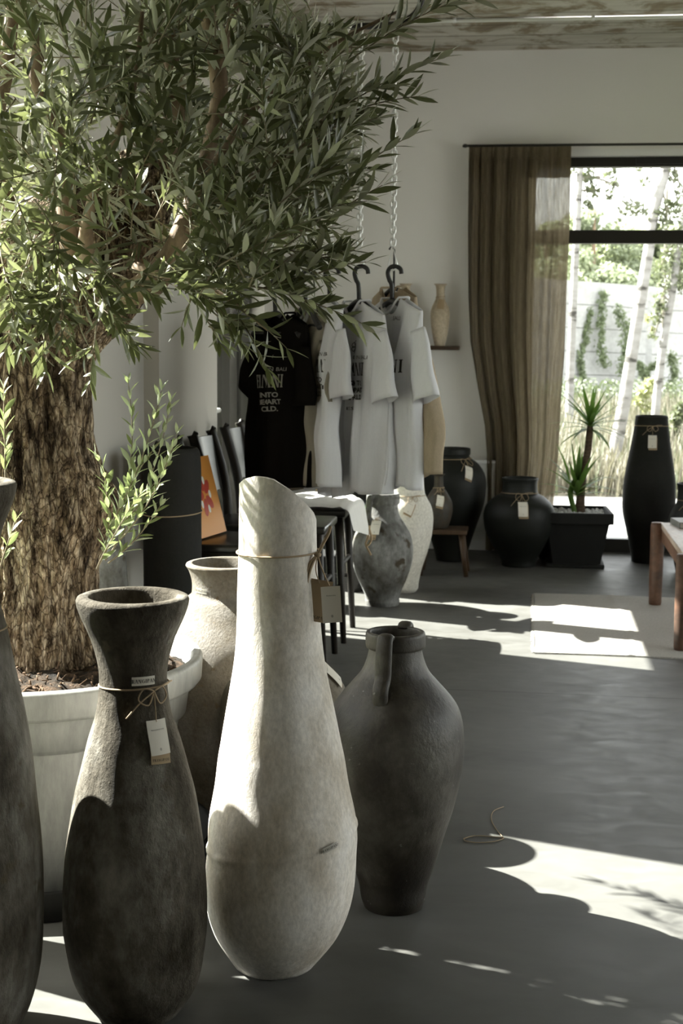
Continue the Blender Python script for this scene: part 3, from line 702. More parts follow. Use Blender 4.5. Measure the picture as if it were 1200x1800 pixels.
# 4 dark amphora with two handles
def amphora(name, pos, prof, mat, label, hang, scale=1, group=None, thick=.012, hmat=None, seed=0):
    root, rf = make_vase(name, pos, prof, mat, label, 'amphora', thick=thick, lip=.004, depth=.30, seed=seed, group=group)
    zt = prof[-1][1]; rt = prof[-1][0]
    for a, top, bot, width in hang:
        th = facing(pos)+a; d = Vector((cos(th), sin(th), 0)); sd = Vector((-sin(th), cos(th), 0))
        rb = rf(bot)
        pts = [(rt-.012, top-.006), (rt+.012, top+.004), (rt+.022, top-.02), (rt+.026, top-(top-bot)*.35), (rt+.030, top-(top-bot)*.6), (rb*.55+.045, bot+.035), (rb-.012, bot)]
        sp = smoothprof(pts, 5); mb = MB(); m = len(sp); n = 12; o = 0
        for i, (r, z) in enumerate(sp):
            p0 = sp[max(i-1, 0)]; p1 = sp[min(i+1, m-1)]; t = Vector((p1[0]-p0[0], p1[1]-p0[1])); t.normalize(); nn = (t.y, -t.x)
            w = width*(1+.10*sin(pi*i/m)); tk = .009+.003*(i/m)
            for k in range(n):
                an = 2*pi*k/n; ca = math.copysign(abs(cos(an))**.7, cos(an)); sa = sin(an)
                rr = r+nn[0]*sa*tk; zz = z+nn[1]*sa*tk
                mb.v.append(Vector((*pos, 0))+d*rr+sd*(ca*w/2)+Vector((0, 0, zz)))
        for i in range(m-1):
            for k in range(n):
                l = (k+1) % n; mb.f.append([i*n+k, i*n+l, (i+1)*n+l, (i+1)*n+k])
        mb.f.append(list(range(n))); mb.f.append([(m-1)*n+k for k in range(n)])
        mb.build('handle', hmat or mat, root)
    return root, rf
pos = (-.291, 3.246)
prof = [(0.070, 0.0), (0.0775, 0.022), (0.0827, 0.0571), (0.0935, 0.0895), (0.1055, 0.1233), (0.1242, 0.1836), (0.1415, 0.2395), (0.1546, 0.2993), (0.1623, 0.3546), (0.1621, 0.4015), (0.1578, 0.4469), (0.1469, 0.4839), (0.1294, 0.5113), (0.1026, 0.5426), (0.0799, 0.5699), (0.0678, 0.5971), (0.0621, 0.620), (0.0625, 0.628), (0.0690, 0.631), (0.0695, 0.655), (0.0685, 0.662)]
amphora('amphora', pos, prof, M['dark_clay'], 'dark brown glazed amphora with a strap handle, right of the white vase', [(radians(-17), .662, .515, .036), (radians(163), .662, .535, .034)])
# 5 sandy beige jar behind
pos = (-.825, 3.88)
prof = [(.15, 0), (.20, .08), (.235, .2), (.252, .32), (.245, .42), (.215, .50), (.165, .56), (.125, .605), (.104, .622), (.1, .635), (.1, .662), (.108, .690), (.117, .705)]
v, rf = make_vase('storage_jar', pos, prof, M['beige_clay'], 'large sandy beige jar with a flared rim behind the white planter', 'jar', thick=.022, lip=.007, depth=.3)
name_plate(v, pos, rf, radians(-47), .650, .045, .014)
# 6 brown grey jug hidden behind the white vase
pos = (-.60, 3.52)
prof = [(.08, 0), (.12, .10), (.15, .22), (.163, .32), (.165, .40), (.155, .445), (.13, .485), (.10, .515), (.075, .545), (.062, .58), (.06, .62), (.068, .63), (.068, .66)]
v, rf = make_vase('amphora', pos, prof, M['brown_clay'], 'brown grey shouldered jar mostly hidden behind the tall white vase', 'amphora', thick=.012, lip=.004)
hang_tag(v, pos, rf, radians(62), .545, .04, .06, ring=False, drop=.02, tilt=radians(25), kraft=(.012, -.008), bow=.02)
# 7 textured jar behind the trunk
pos = (-1.36, 4.50)
prof = [(.055, 0), (.065, .1), (.068, .3), (.066, .5), (.060, .62), (.056, .70), (.06, .72)]
make_vase('floor_vase', pos, prof, M['mottled_clay'], 'mottled grey textured jar glimpsed behind the olive trunk', thick=.012)
# 8 tall charcoal cylinder
pos = (-1.238, 4.88)
prof = [(.085, 0), (.100, .02), (.102, .3), (.103, .75), (.102, .88), (.097, .935), (.092, .945)]
v, rf = make_vase('floor_vase', pos, prof, M['charcoal_clay'], 'tall charcoal cylindrical vase tied with twine, left of the chairs', thick=.01, wobble=.002)
twine_ring(v, pos, .722, rf(.722), .0022, .006, 1).build('twine', M['twine'], v)

# 9 rear group
pos = (-.705, 7.044)
prof = [(.082, 0), (.087, .02), (0.0862, 0.0361), (0.1005, 0.0798), (0.1262, 0.138), (0.149, 0.2106), (0.1546, 0.2685), (0.1487, 0.3264), (0.1343, 0.3697), (0.1085, 0.4129), (0.0827, 0.456), (0.0741, 0.5049), (0.0826, 0.518), (0.0826, 0.5478), (0.0797, 0.5622)]
v, rf = amphora('amphora', pos, prof, M['mottled_clay'], 'mottled blue grey amphora with one small handle below the white shirts', [(radians(-42), .55, .41, .034)], hmat=M['mottled_clay'])
hang_tag(v, pos, rf, radians(-18), .45, .05, .065, ring=False, drop=.01, bow=.02, kraft=(-.014, -.026))
pos = (-.629, 7.43)
prof = [(.062, 0), (.075, .02), (0.0782, 0.0509), (0.0961, 0.127), (0.1259, 0.2181), (0.1437, 0.2938), (0.1496, 0.3542), (0.1494, 0.4055), (0.1374, 0.4597), (0.1134, 0.5047), (0.1014, 0.5437), (0.0953, 0.66), (.10, .69)]
v, rf = make_vase('floor_vase', pos, prof, M['cream_glaze'], 'cream white urn standing behind the mottled amphora', thick=.012)
hang_tag(v, pos, rf, radians(20), .515, .045, .075, drop=.015, bow=.05, kraft=(.006, -.01), tilt=radians(-28))
pos = (-.439, 8.553)
prof = [(.09, 0), (0.1105, 0.0836), (0.1448, 0.1881), (0.179, 0.2923), (0.196, 0.3615), (0.2027, 0.4307), (0.2025, 0.4824), (0.1886, 0.5341), (0.1542, 0.5857), (0.1028, 0.627), (0.1061, 0.6476), (0.1061, 0.675)]
v, rf = make_vase('storage_jar', pos, prof, M['black_clay'], 'biggest round black jar, behind the small stool by the wall', 'jar', thick=.014)
hang_tag(v, pos, rf, radians(38), .60, .045, .075, ringh=.617, drop=.02, bow=.07, tilt=radians(-24))
pos = (-.033, 8.418)
prof = [(.10, 0), (0.1048, 0.0293), (0.1216, 0.0635), (0.162, 0.1317), (0.1956, 0.1998), (0.2089, 0.2678), (0.2087, 0.3187), (0.1884, 0.3695), (0.1412, 0.4135), (0.1076, 0.4338), (0.1008, 0.4878), (0.1074, 0.5182)]
v, rf = make_vase('storage_jar', pos, prof, M['black_clay'], 'squat round black jar in front of the curtain with a twine bow', 'jar', thick=.014)
hang_tag(v, pos, rf, radians(6), .418, .055, .08, ringh=.435, drop=.02, bow=.07)
pos = (.22, 8.68)
prof = [(.07, 0), (.085, .03), (.11, .10), (.115, .16), (.10, .22), (.06, .26), (.055, .29), (.06, .30)]
make_vase('storage_jar', (.165, 8.70), prof, plain('glossy_black_glaze', (.012, .010, .008), .12), 'small glossy black pot between the squat jar and the yucca', 'pot', thick=.01, wobble=.001)
pos = (.74, 8.704)
prof = [(.092, 0), (0.0967, 0.042), (0.107, 0.0943), (0.1309, 0.1986), (0.1548, 0.3027), (0.1581, 0.3891), (0.1545, 0.4754), (0.1406, 0.5787), (0.1163, 0.716), (0.0991, 0.8357), (0.0956, 0.88)]
v, rf = make_vase('floor_vase', pos, prof, M['charcoal_clay'], 'tall matt black vase standing before the garden door', thick=.012, wobble=.001)
hang_tag(v, pos, rf, radians(4), .79, .05, .075, ringh=.825, drop=.015, bow=.06)
pos = (.955, 8.35)
prof = [(.08, 0), (0.0998, 0.0915), (0.123, 0.1754), (0.1328, 0.2591), (0.126, 0.326), (0.106, 0.376), (0.0861, 0.4093), (0.0827, 0.4758), (0.0893, 0.5124)]
v, rf = make_vase('storage_jar', pos, prof, M['black_clay'], 'black necked jar behind the red wooden table', 'jar', thick=.012)
hang_tag(v, pos, rf, radians(-8), .37, .05, .07, ringh=.42, drop=.02, bow=.06)
name_plate(v, pos, rf, radians(-5), .485, .04, .012)

# small urn on a small stool
st = empty('stool', (-.487, 8.05, 0), 'low dark wooden stool carrying a small urn', 'stool')
sm = MB(); sm.box((-.45, 8.05, .250), (.26, .22, .024), None, .004); sm.build('seat', M['brown_wood'], st)
for sx in (-1, 1):
    for sy in (-1, 1):
        MB().tube([(-.45+sx*.095, 8.05+sy*.08, .24), (-.45+sx*.13, 8.05+sy*.105, 0)], [.016, .013], 8).build('leg', M['brown_wood'], st)
pos = (-.489, 8.04)
prof = [(.050, 0), (.058, .01), (0.0712, 0.05), (0.0808, 0.095), (0.0808, 0.127), (0.0743, 0.16), (0.0452, 0.21), (0.029, 0.232), (0.0258, 0.258), (0.0258, 0.296), (0.0355, 0.308)]
v, rf = make_vase('urn', pos, prof, M['teal_clay'], 'small bronze brown urn with a narrow neck, on the low stool', 'vase', thick=.006, lip=.002, depth=.2, z0=.262, wobble=.001)
hang_tag(v, pos, rf, radians(14), .205, .040, .06, ringh=.23, z0=.262, drop=.012, bow=.04, tilt=radians(-14))

# wall shelf and two sand coloured vases
sh = MB().box((-.72, 8.90, 1.275), (.58, .20, .025), None, .003); tag(sh.build('wall_shelf', M['brown_wood'], None, False), 'dark wooden shelf on the back wall behind the shirts', 'shelf')
sprof = [(.028, 0), (.034, .01), (.052, .10), (.060, .18), (.056, .225), (.040, .262), (.028, .29), (.025, .325), (.030, .365), (.041, .378)]
for xx, lab in ((-.55, 'pale sand vase with a narrow neck at the right end of the shelf'), (-.765, 'pale sand vase on the shelf, mostly hidden by the shirts')):
    v, rf = make_vase('bottle_vase', (xx, 8.885), sprof, M['sand_clay'], lab, 'vase', thick=.006, lip=.002, depth=.2, z0=1.2875, n=40, wobble=.001, group='sand coloured vases on the shelf')
    if xx > -.6:
        twine_ring(v, (xx, 8.885), .30, rf(.30), .0022, .004, 0, 1.2875).build('twine', M['twine'], v)
        F = surf((xx, 8.885), rf, facing((xx, 8.885))+radians(10), .285, 1.2875, radians(-10), .006)
        sheet(F, .045, .06).build('kraft_card', M['kraft'], v)

# ------------------------------------------------------------------ radiator
r_ = empty('radiator', (-.5, 8.95, .1), 'white panel radiator behind the round black jars', 'radiator')
mb = MB(); mb.box((-.52, 8.93, .345), (.66, .06, .43), None, .006)
for k in range(18): mb.box((-.835+.037*k, 8.897, .345), (.017, .008, .38), None, .003)
mb.box((-.52, 8.93, .57), (.67, .075, .02), None, .004); mb.build('panel', M['white'], r_)
MB().tube([(-.21, 8.93, .15), (-.21, 8.93, .02), (-.21, 8.98, .02)], .009, 8).build('pipe', M['white'], r_)
MB().tube([(-.25, 8.93, .10), (-.16, 8.93, .10)], .014, 8).build('valve', M['steel'], r_)

# ------------------------------------------------------------------ rug
def rugz(x, y):
    return .007+.004*math.exp(-((x-.48-.02*sin(y*4))/.012)**2)+.0035*math.exp(-((x-.95)/.012)**2)
def rugf(u, v):
    x = .055+1.75*u + .006*sin(v*9)*(1 if u < .02 else 0); y = 6.035+1.43*v + .008*sin(u*9)
    return (x, y, rugz(x, y)+.0012*noise.noise(Vector((x*4, y*4, 0))))
mb = MB().grid(rugf, 160, 60); mb.grid(lambda u, v: (rugf(u, 0)[0], rugf(u, 0)[1], rugf(u, 0)[2]*(1-v)), 160, 1); mb.grid(lambda u, v: (rugf(0, u)[0], rugf(0, u)[1], rugf(0, u)[2]*(1-v)), 60, 1)
rg = mb.build('rug', M['rug']); tag(rg, 'pale woven cotton rug lying in the sun by the table', 'rug')
mb = MB()
for k in range(150):
    y = 6.05+1.40*k/150
    mb.tube([(.057, y, .006), (.045+R.uniform(-.006, .004), y+R.uniform(-.003, .003), .003)], .0022, 4)
mb.build('fringe', M['rug'], rg)

# ------------------------------------------------------------------ red wooden table and the things on it
tb = empty('low_table', (.68, 6.19, 0), 'low reddish wooden table at the right picture edge', 'table')
mb = MB(); mb.box((1.28, 6.72, .412), (1.20, 1.06, .03), None, .005); mb.build('tabletop', M['bench_top'], tb)
mb = MB(); mb.box((.698, 6.72, .372), (.03, 1.06, .075), None, .004); mb.box((1.28, 6.205, .372), (1.16, .03, .075), None, .004); mb.box((1.28, 7.235, .372), (1.16, .03, .075), None, .004)
mb.build('apron', M['red_wood'], tb)
for x, y in ((.665, 7.25), (.685, 6.19), (1.88, 7.25), (1.88, 6.19)):
    MB().lathe([(.001, 0), (.028, .0), (.032, .02), (.034, .2), (.035, .41), (.032, .425), (.001, .427)], 20, (x, y, 0)).build('leg', M['red_wood'], tb)
bk = empty('book', (.78, 7.12, .427), 'grey covered book lying at the corner of the red table', 'book')
Mx = Matrix.Translation((.80, 7.13, .427)) @ Matrix.Rotation(radians(8), 4, 'Z')
MB().box((0, 0, .0015), (.13, .19, .003), Mx).box((0, 0, .0285), (.13, .19, .003), Mx).box((-.064, 0, .015), (.003, .19, .03), Mx).build('cover', M['grey_book'], bk, False)
MB().box((.001, 0, .015), (.124, .184, .024), Mx).build('pages', M['paper'], bk, False)
mb = MB()
def bundle(u, v):
    a = 2*pi*u; r = .115*(1+.12*sin(3*a+4*v)+.08*sin(7*a+9*v))*(sin(pi*min(1, v*1.0+.22))**.5 if v < .8 else sin(pi*.98)**.5+.25*(1-v)*3)
    return (.93+r*cos(a), 6.86+r*sin(a)*1.1, .428+.21*v)
mb.grid(bundle, 60, 24, True); mb.f.append([len(mb.v)-60+k for k in range(60)])
bd = mb.build('cloth_bundle', M['tee_white']); tag(bd, 'white cloth bundle with black dots on the red table', 'cloth')
mb = MB()
for k in range(46):
    u = R.random(); v = R.uniform(.05, .9); p = Vector(bundle(u, v)); c0 = Vector((.93, 6.86, p.z)); nn = (p-c0).normalized(); sd = Vector((-nn.y, nn.x, 0))
    mb.add([p+nn*.003+sd*.007*cos(a)+Vector((0, 0, .007*sin(a))) for a in [2*pi*i/8 for i in range(8)]], [list(range(8))])
mb.build('dot_pattern', M['ink'], bd)

# ------------------------------------------------------------------ chairs in a row along the left wall
def make_chair():
    t = empty('chair', (0, 0, 0), 'black leather chair nearest the camera, orange book on its seat', 'chair', 'black leather chairs along the left wall')
    # local frame: x towards the room, y along the wall, origin under the seat centre
    sh_ = .575
    MB().box((0, 0, sh_), (.48, .37, .032), None, .010).build('seat', M['leather'], t)
    def bp(u, v):
        return (-.245-.045*v+.028*sin(pi*u)*-1, -.145+.29*u, .70+.225*v)
    mb = MB().grid(bp, 12, 6); mb.grid(lambda u, v: tuple(Vector(bp(u, v))+Vector((-.016, 0, 0))), 12, 6)
    mb.grid(lambda u, v: tuple(Vector(bp(u, 1))+Vector((-.016*v, 0, 0))), 12, 1); mb.build('backrest', M['leather'], t)
    for s in (-1, 1):
        MB().tube(smooth3([(-.215, s*.165, 0), (-.225, s*.165, .3), (-.225, s*.165, .56), (-.245, s*.165, .75), (-.295, s*.165, .925), (-.300, s*.165, .945)], 4), [.017]*18+[.020]*2+[.017], 10, flat=1.2).build('rear_post', M['dark_wood'], t)
        MB().tube([(.205, s*.15, .56), (.235, s*.168, 0)], [.020, .013], 8).build('leg', M['dark_wood'], t)
        MB().tube([(-.22, s*.165, .22), (.222, s*.16, .25)], .010, 8).build('stretcher', M['dark_wood'], t)
    MB().tube([(.216, -.155, .34), (.216, .155, .34)], .010, 8).build('stretcher', M['dark_wood'], t)
    MB().box((0, 0, .55), (.44, .32, .03), None, .004).build('seat_frame', M['dark_wood'], t)
    return t
ch = make_chair(); ch.location = (-1.035, 5.18, 0); ch['label'] = 'black leather chair nearest the camera, with the orange book on its seat'
dup(ch, (-1.025, 5.73, 0), 0, 'middle black leather chair with nothing on its seat')
dup(ch, (-1.015, 6.28, 0), 0, 'farthest black leather chair, with the white cotton bag on its seat')
# orange book leaning on the first chair
bo = empty('book', (-1.15, 5.2, .592), 'orange book with a red flower, leaning on the nearest chair', 'book')
Mb = Matrix.Translation((-1.175, 5.21, .593)) @ Matrix.Rotation(radians(-12), 4, 'Z') @ Matrix.Rotation(radians(-15), 4, 'Y')
MB().box((.015, 0, .15), (.004, .23, .30), Mb).box((-.015, 0, .15), (.004, .23, .30), Mb).box((0, .113, .15), (.034, .004, .30), Mb).build('cover', M['cover_orange'], bo, False)
MB().box((0, -.003, .15), (.026, .22, .292), Mb).build('pages', M['paper'], bo, False)
def onbook(y, z, e): return Mb @ Vector((.0172+e, y, z))
mb = MB()
for k in range(5):
    a = pi/2+2*pi*k/5+.3; n = 12; cc = (cos(a)*.038, sin(a)*.05)
    mb.add([onbook(cc[0]+.03*cos(a)*cos(b)-.018*sin(a)*sin(b), .155+cc[1]+.036*sin(a)*cos(b)+.02*cos(a)*sin(b), .0006) for b in [2*pi*i/n for i in range(n)]], [list(range(n))])
mb.build('flower_print', M['cover_red'], bo, False)
mb = MB()
for k in range(5):
    a = pi/2+2*pi*(k+.5)/5+.3; n = 8; cc = (cos(a)*.045, sin(a)*.058)
    mb.add([onbook(cc[0]+.010*cos(b), .155+cc[1]+.016*sin(b), .0008) for b in [2*pi*i/n for i in range(n)]], [list(range(n))])
mb.build('white_petal_print', M['paper'], bo, False)  # pale spots printed between the red petals

# white cotton bag draped over the middle chair
def bagf(u, v):
    # u along the wall (y), v towards the room and over the front edge
    s = v*.50
    y = 6.07+.38*u+.012*sin(6*v)
    if s < .30: x = -1.08+s+.0; z = .600+.010*sin(3*u*pi)*sin(2*pi*v)**2+.020*abs(noise.noise(Vector((u*3, v*4, 1))))
    else:
        q = s-.30; a = min(q/.045, pi/2*.92)
        x = -1.08+.30+.03*sin(a)+max(0, q-.065)*.12; z = .598-.03*(1-cos(a))-max(0, q-.065)*(.5+.55*u)
    x += .03*u*v
    return (x, y, z+.004)
mb = MB().grid(bagf, 30, 40); mb.grid(lambda u, v: tuple(Vector(bagf(u, v))+Vector((0, 0, .022*(sin(pi*u)**.5)))), 30, 40)
bg_ = mb.build('drawstring_bag', M['bag_cloth']); tag(bg_, 'white printed cotton drawstring bag draped over the farthest chair', 'bag')
tw = MB(); e = Vector(bagf(.95, 1.0))
tw.tube(smooth3([e+Vector((0, 0, .03)), e+Vector((-.005, -.01, -.01)), e+Vector((-.015, -.01, -.04)), e+Vector((.0, -.01, -.07)), e+Vector((.01, -.01, -.09))], 4), .005, 6)
tw.tube(smooth3([e+Vector((0, 0, .03)), e+Vector((.012, -.01, -.01)), e+Vector((.004, -.01, -.035)), e+Vector((-.012, -.01, -.05))], 4), .005, 6)
tw.build('drawstring', M['kraft'], bg_)
t = text2d('BALI', .035)
def onbag(a, b, e_): return Vector(bagf(.5+a*2.2, .36-b*2))+Vector((0, 0, .016))
mapped(t, onbag, 0).build('lettering', M['ink'], bg_)

# ------------------------------------------------------------------ house plants
def blade(mb, base, d, L, w, droop, up=Vector((0, 0, 1)), seg=7, fold=.25, roll=0):
    d = d.normalized(); side = d.cross(up)
    if side.length < .1: side = Vector((1, 0, 0))
    side.normalize(); side = Matrix.Rotation(roll, 3, d) @ side
    p = base.copy(); o = len(mb.v); 
    for i in range(seg+1):
        t = i/seg; ww = w*.5*(min(1, t*5+.35))*(1-t**2.2)+.0004
        nn = side.cross(d)
        mb.v += [p-side*ww+nn*ww*fold, p.copy(), p+side*ww+nn*ww*fold]
        d = (d+Vector((0, 0, -droop/seg))).normalized(); p = p+d*(L/seg)
    for i in range(seg):
        a = o+3*i
        mb.f += [[a, a+1, a+4, a+3], [a+1, a+2, a+5, a+4]]
yu = empty('yucca_plant', (.30, 8.52, 0), 'potted yucca with two leaf crowns in a square black pot', 'plant')
def sqpot(name, cx, cy, mat, parent, w0, w1, z0, z1, rim):
    mb = MB(); rows = [(w0, z0), (w1*.97, z1-rim), (w1*1.09, z1-rim), (w1*1.09, z1), (w1*.98, z1), (w1*.93, z1-.03)]
    rz = radians(3)
    for w, z in rows:
        for a, b in ((-1, -1), (1, -1), (1, 1), (-1, 1)):
            x, y = a*w/2, b*w/2; mb.v.append(Vector((cx+x*cos(rz)-y*sin(rz), cy+x*sin(rz)+y*cos(rz), z)))
    n = len(rows)
    for i in range(n-1):
        for k in range(4):
            l = (k+1) % 4; mb.f.append([i*4+k, i*4+l, i*4+4+l, i*4+4+k])
    mb.f.append([3, 2, 1, 0]); mb.f.append([(n-1)*4+k for k in range(4)])
    o = mb.build(name, mat, parent, False)
    bv = o.modifiers.new('b', 'BEVEL'); bv.width = .005; bv.segments = 2; bv.limit_method = 'ANGLE'
    return o
sqpot('pot', .30, 8.53, M['pot_black'], yu, .28, .375, .02, .33, .065)
mb = MB(); mb.box((.30, 8.53, .012), (.34, .34, .024), None, .006); mb.build('saucer', M['pot_black'], yu)
mb = MB()
for k in range(260):
    x, y = R.uniform(-.16, .16), R.uniform(-.16, .16); s = R.uniform(.006, .012)
    mb.lathe([(.3*s, -.5*s), (s, 0), (.3*s, .5*s)], 6, (.30+x, 8.53+y, .312+R.uniform(0, .006)))
mb.box((.30, 8.53, .295), (.34, .34, .02))
tag(mb.build('pebbles', M['pebble'], yu), kind='stuff')
T0 = Vector((.325, 8.53, .30)); T1 = atY(1022, 850, 8.53); T2 = atY(1033, 790, 8.53); T3 = atY(1037, 748, 8.53)
MB().tube(smooth3([T0, T1, T2, T3], 5), [.034, .031, .028, .026, .025, .024, .023, .023, .022, .022, .022, .021, .021, .02, .02, .018], 12).build('stem', noisy('yucca_bark', [(.07, .045, .03), (.17, .12, .08)], 20, 70, .9, .8, .006, (1, 1, 4)), yu)
S0 = Vector((.30, 8.52, .30)); S1 = atY(1002, 868, 8.50); S2 = atY(1010, 845, 8.48)
MB().tube(smooth3([S0, S1, S2], 4), .016, 10).build('side_shoot', M['yucca_leaf'], yu)
def crown(c, n, L, w, elo, ehi, lean=Vector((0, 0, 0))):
    mb = MB()
    for k in range(n):
        az = k*2.399+R.uniform(-.2, .2); el = radians(ehi-(ehi-elo)*(k/n)**.8+R.uniform(-5, 5))
        d = Vector((cos(az)*cos(el), sin(az)*cos(el), sin(el)))+lean
        blade(mb, c+Vector((0, 0, -.05*k/n)), d, L*R.uniform(.8, 1.1), w, .25+.5*(k/n), seg=8)
    return mb
crown(T3+Vector((0, 0, .02)), 34, .27, .030, -5, 85).build('leaf_crown', M['yucca_leaf'], yu)
crown(atY(1014, 858, 8.48), 22, .27, .034, 25, 88).build('leaf_crown', M['yucca_leaf'], yu)
mb = MB()
for (x, y, x2, y2) in ((1000, 845, 985, 790), (1025, 850, 1078, 838), (1025, 858, 1085, 862)):
    a = atY(x, y, 8.46); b = atY(x2, y2, 8.42); blade(mb, a, b-a+Vector((0, 0, .08)), (b-a).length*1.25, .026, .9)
mb.build('leaf_crown', M['yucca_leaf'], yu)

# rubber plant by the glass door (its big leaves throw the shadow on the sunny floor)
rp = empty('rubber_plant', (-1.03, 6.93, 0), 'broad leaved green plant half hidden behind the black shirt', 'plant')
MB().lathe([(.09, 0), (.10, .01), (.135, .26), (.14, .27), (.13, .27), (.12, .24), (.001, .24)], 32, (-1.03, 6.93, 0)).build('pot', M['pot_black'], rp)
mb = MB()
mb.tube(smooth3([(-1.03, 6.93, .24), (-1.02, 6.92, .6), (-1.06, 6.90, .95), (-1.05, 6.9, 1.25)], 5), .009, 8)
mb.tube(smooth3([(-1.03, 6.93, .24), (-.97, 6.95, .6), (-.93, 6.90, .85), (-.90, 6.86, 1.0)], 5), .008, 8); mb.build('stem', M['limb'], rp)
lm = MB()
def bigleaf(base, d, L, w, droop=.4, roll=0):
    d = d.normalized(); side = d.cross(Vector((0, 0, 1))); side.normalize(); side = Matrix.Rotation(roll, 3, d) @ side; p = base.copy(); o = len(lm.v); seg = 9
    for i in range(seg+1):
        t = i/seg; ww = w*.5*sin(pi*min(1, max(.02, t)))**.75+.0015; nn = side.cross(d)
        lm.v.extend([p-side*ww+nn*ww*.15, p-side*ww*.5+nn*ww*.02, p.copy(), p+side*ww*.5+nn*ww*.02, p+side*ww+nn*ww*.15])
        d = (d+Vector((0, 0, -droop/seg))).normalized(); p = p+d*(L/seg)
    for i in range(seg):
        for k in range(4):
            a = o+5*i+k; lm.f.append([a, a+1, a+6, a+5])
for k in range(8):
    z = .62+.085*k; az = k*2.4+.4; s = Vector((-1.03-.02*(k > 6), 6.92, z))
    bigleaf(s, Vector((cos(az), sin(az)*.8, .45)), .24, .105, .5, R.uniform(-.3, .3))
for k in range(3):
    z = .62+.11*k; az = k*2.4+2; s = Vector((-1.0+.014*k, 6.94-.01*k, z)); bigleaf(s, Vector((cos(az)*.7, sin(az)*.7, .4)), .22, .10, .6, R.uniform(-.4, .4))
lm.build('leaves', M['rubber_leaf'], rp)
# black planter behind the chairs, with a leafy plant
pos = (-.90, 7.42)
bp_ = empty('tapered_planter', (*pos, 0), 'tall tapered black planter left of the mottled amphora', 'planter')
MB().lathe([(.068, 0), (.070, .01), (.115, .44), (.118, .45), (.108, .45), (.10, .40), (.001, .40)], 40, (*pos, 0)).build('body', plain('satin_black', (.014, .013, .011), .25), bp_)
lm = MB()
for k in range(9):
    az = k*2.4; bigleaf(Vector((pos[0], pos[1], .41)), Vector((cos(az), sin(az), .9)), .15, .035, 1.0)
lm.build('leaves', M['rubber_leaf'], bp_)
pos = (-.98, 7.95)
make_vase('floor_vase', pos, [(.10, 0), (.13, .15), (.15, .3), (.14, .42), (.10, .48), (.095, .54), (.11, .56)], M['black_clay'], 'dark jar standing behind the tapered planter', thick=.012)

# ------------------------------------------------------------------ clothes rail, chains, hangers, shirts
YR = 5.45
rl = MB(); A = atY(430, 46, YR); B = atY(712, 44, YR); Zr = B.z
rl.tube(smooth3([(-1.25, YR, ZC), (-1.25, YR, Zr+.12), (-1.22, YR, Zr+.03), (-1.12, YR, Zr), (-.9, YR, Zr), (B.x-.08, YR, Zr), (B.x+.0, YR, Zr+.015), (B.x+.05, YR, Zr+.06), (B.x+.06, YR, Zr+.14), (B.x+.06, YR, ZC)], 6), .0125, 12)
tag(rl.build('clothes_rail', M['black_metal']), 'black steel clothes rail bent down from the ceiling', 'rail')
def chain(px, ytop, ybot, lab):
    a = atY(px+3, ytop, YR); b = atY(px-2, ybot, YR); x = (a.x+b.x)/2; z0 = Zr+.013; z1 = b.z
    root = empty('steel_chain', (x, YR, z0), lab, 'chain', 'chains hanging from the clothes rail')
    mb = MB(); L = .030; n = int((z0-.0-z1-.07)/(L*.78)); 
    def link(c, LL, WW, rr, ang):
        pts = []
        for k in range(14):
            t = 2*pi*k/14; u = cos(t)*WW/2; w = sin(t)*WW/2 + math.copysign((LL-WW)/2, sin(t))
            pts.append(Vector((c[0]+u*cos(ang), c[1]+u*sin(ang), c[2]+w)))
        mb.tube(pts, rr, 6, closed=True)
    for k in range(n): link((x, YR, z0-.012-k*L*.78), L, .019, .0038, .3+(pi/2)*(k % 2))
    zz = z0-.012-n*L*.78; mb.build('links', M['steel'], root)
    mb = MB(); h = zz-z1; mb.tube([(x, YR, zz+.01), (x-.016, YR, zz-h*.8), (x-.014, YR, z1-.004), (x, YR, z1-.012), (x+.014, YR, z1-.004), (x+.016, YR, zz-h*.8)], .0036, 6, closed=True)
    mb.build('carabiner', M['steel'], root)
    mb = MB(); mb.tube([(x, YR-.0155*sin(t), Zr+.0+.0155*cos(t)+.0) for t in [2*pi*k/14 for k in range(14)]], .003, 6, closed=True); mb.build('rail_ring', M['steel'], root)
    return Vector((x, YR, z1-.012))
def basis(yaw):
    r = Vector((cos(yaw), sin(yaw), 0)); f = Vector((r.y, -r.x, 0)); return r, f   # r: picture right, f: shirt front
def hanger(anchor, yaw, lab, drop=.115, wid=.20, rev=1):
    root = empty('clothes_hanger', anchor, lab, 'hanger', 'black hangers on the chains')
    r, f = basis(yaw); q = lambda a, b: anchor+r*a*rev+Vector((0, 0, b))
    vr = basis(0)[0]; hk = lambda a, b: anchor+vr*a+Vector((0, 0, b))
    MB().tube(smooth3([hk(.034, -.012), hk(.030, .006), hk(.012, .016), hk(-.008, .012), hk(-.018, -.008), hk(-.012, -.035), hk(-.003, -.055), hk(0, -drop)], 5), .0085, 10).build('hook', M['black_plastic'], root)
    pts = smooth3([q(-wid, -drop-.085), q(-wid*.7, -drop-.055), q(-wid*.35, -drop-.018), q(0, -drop), q(wid*.35, -drop-.018), q(wid*.7, -drop-.055), q(wid, -drop-.085)], 5)
    MB().tube(pts, .011, 8).build('shoulders', M['black_plastic'], root)
    MB().tube([q(-wid*.8, -drop-.075), q(wid*.8, -drop-.075)], .005, 8).build('bar', M['black_plastic'], root)
    return anchor+Vector((0, 0, -drop))
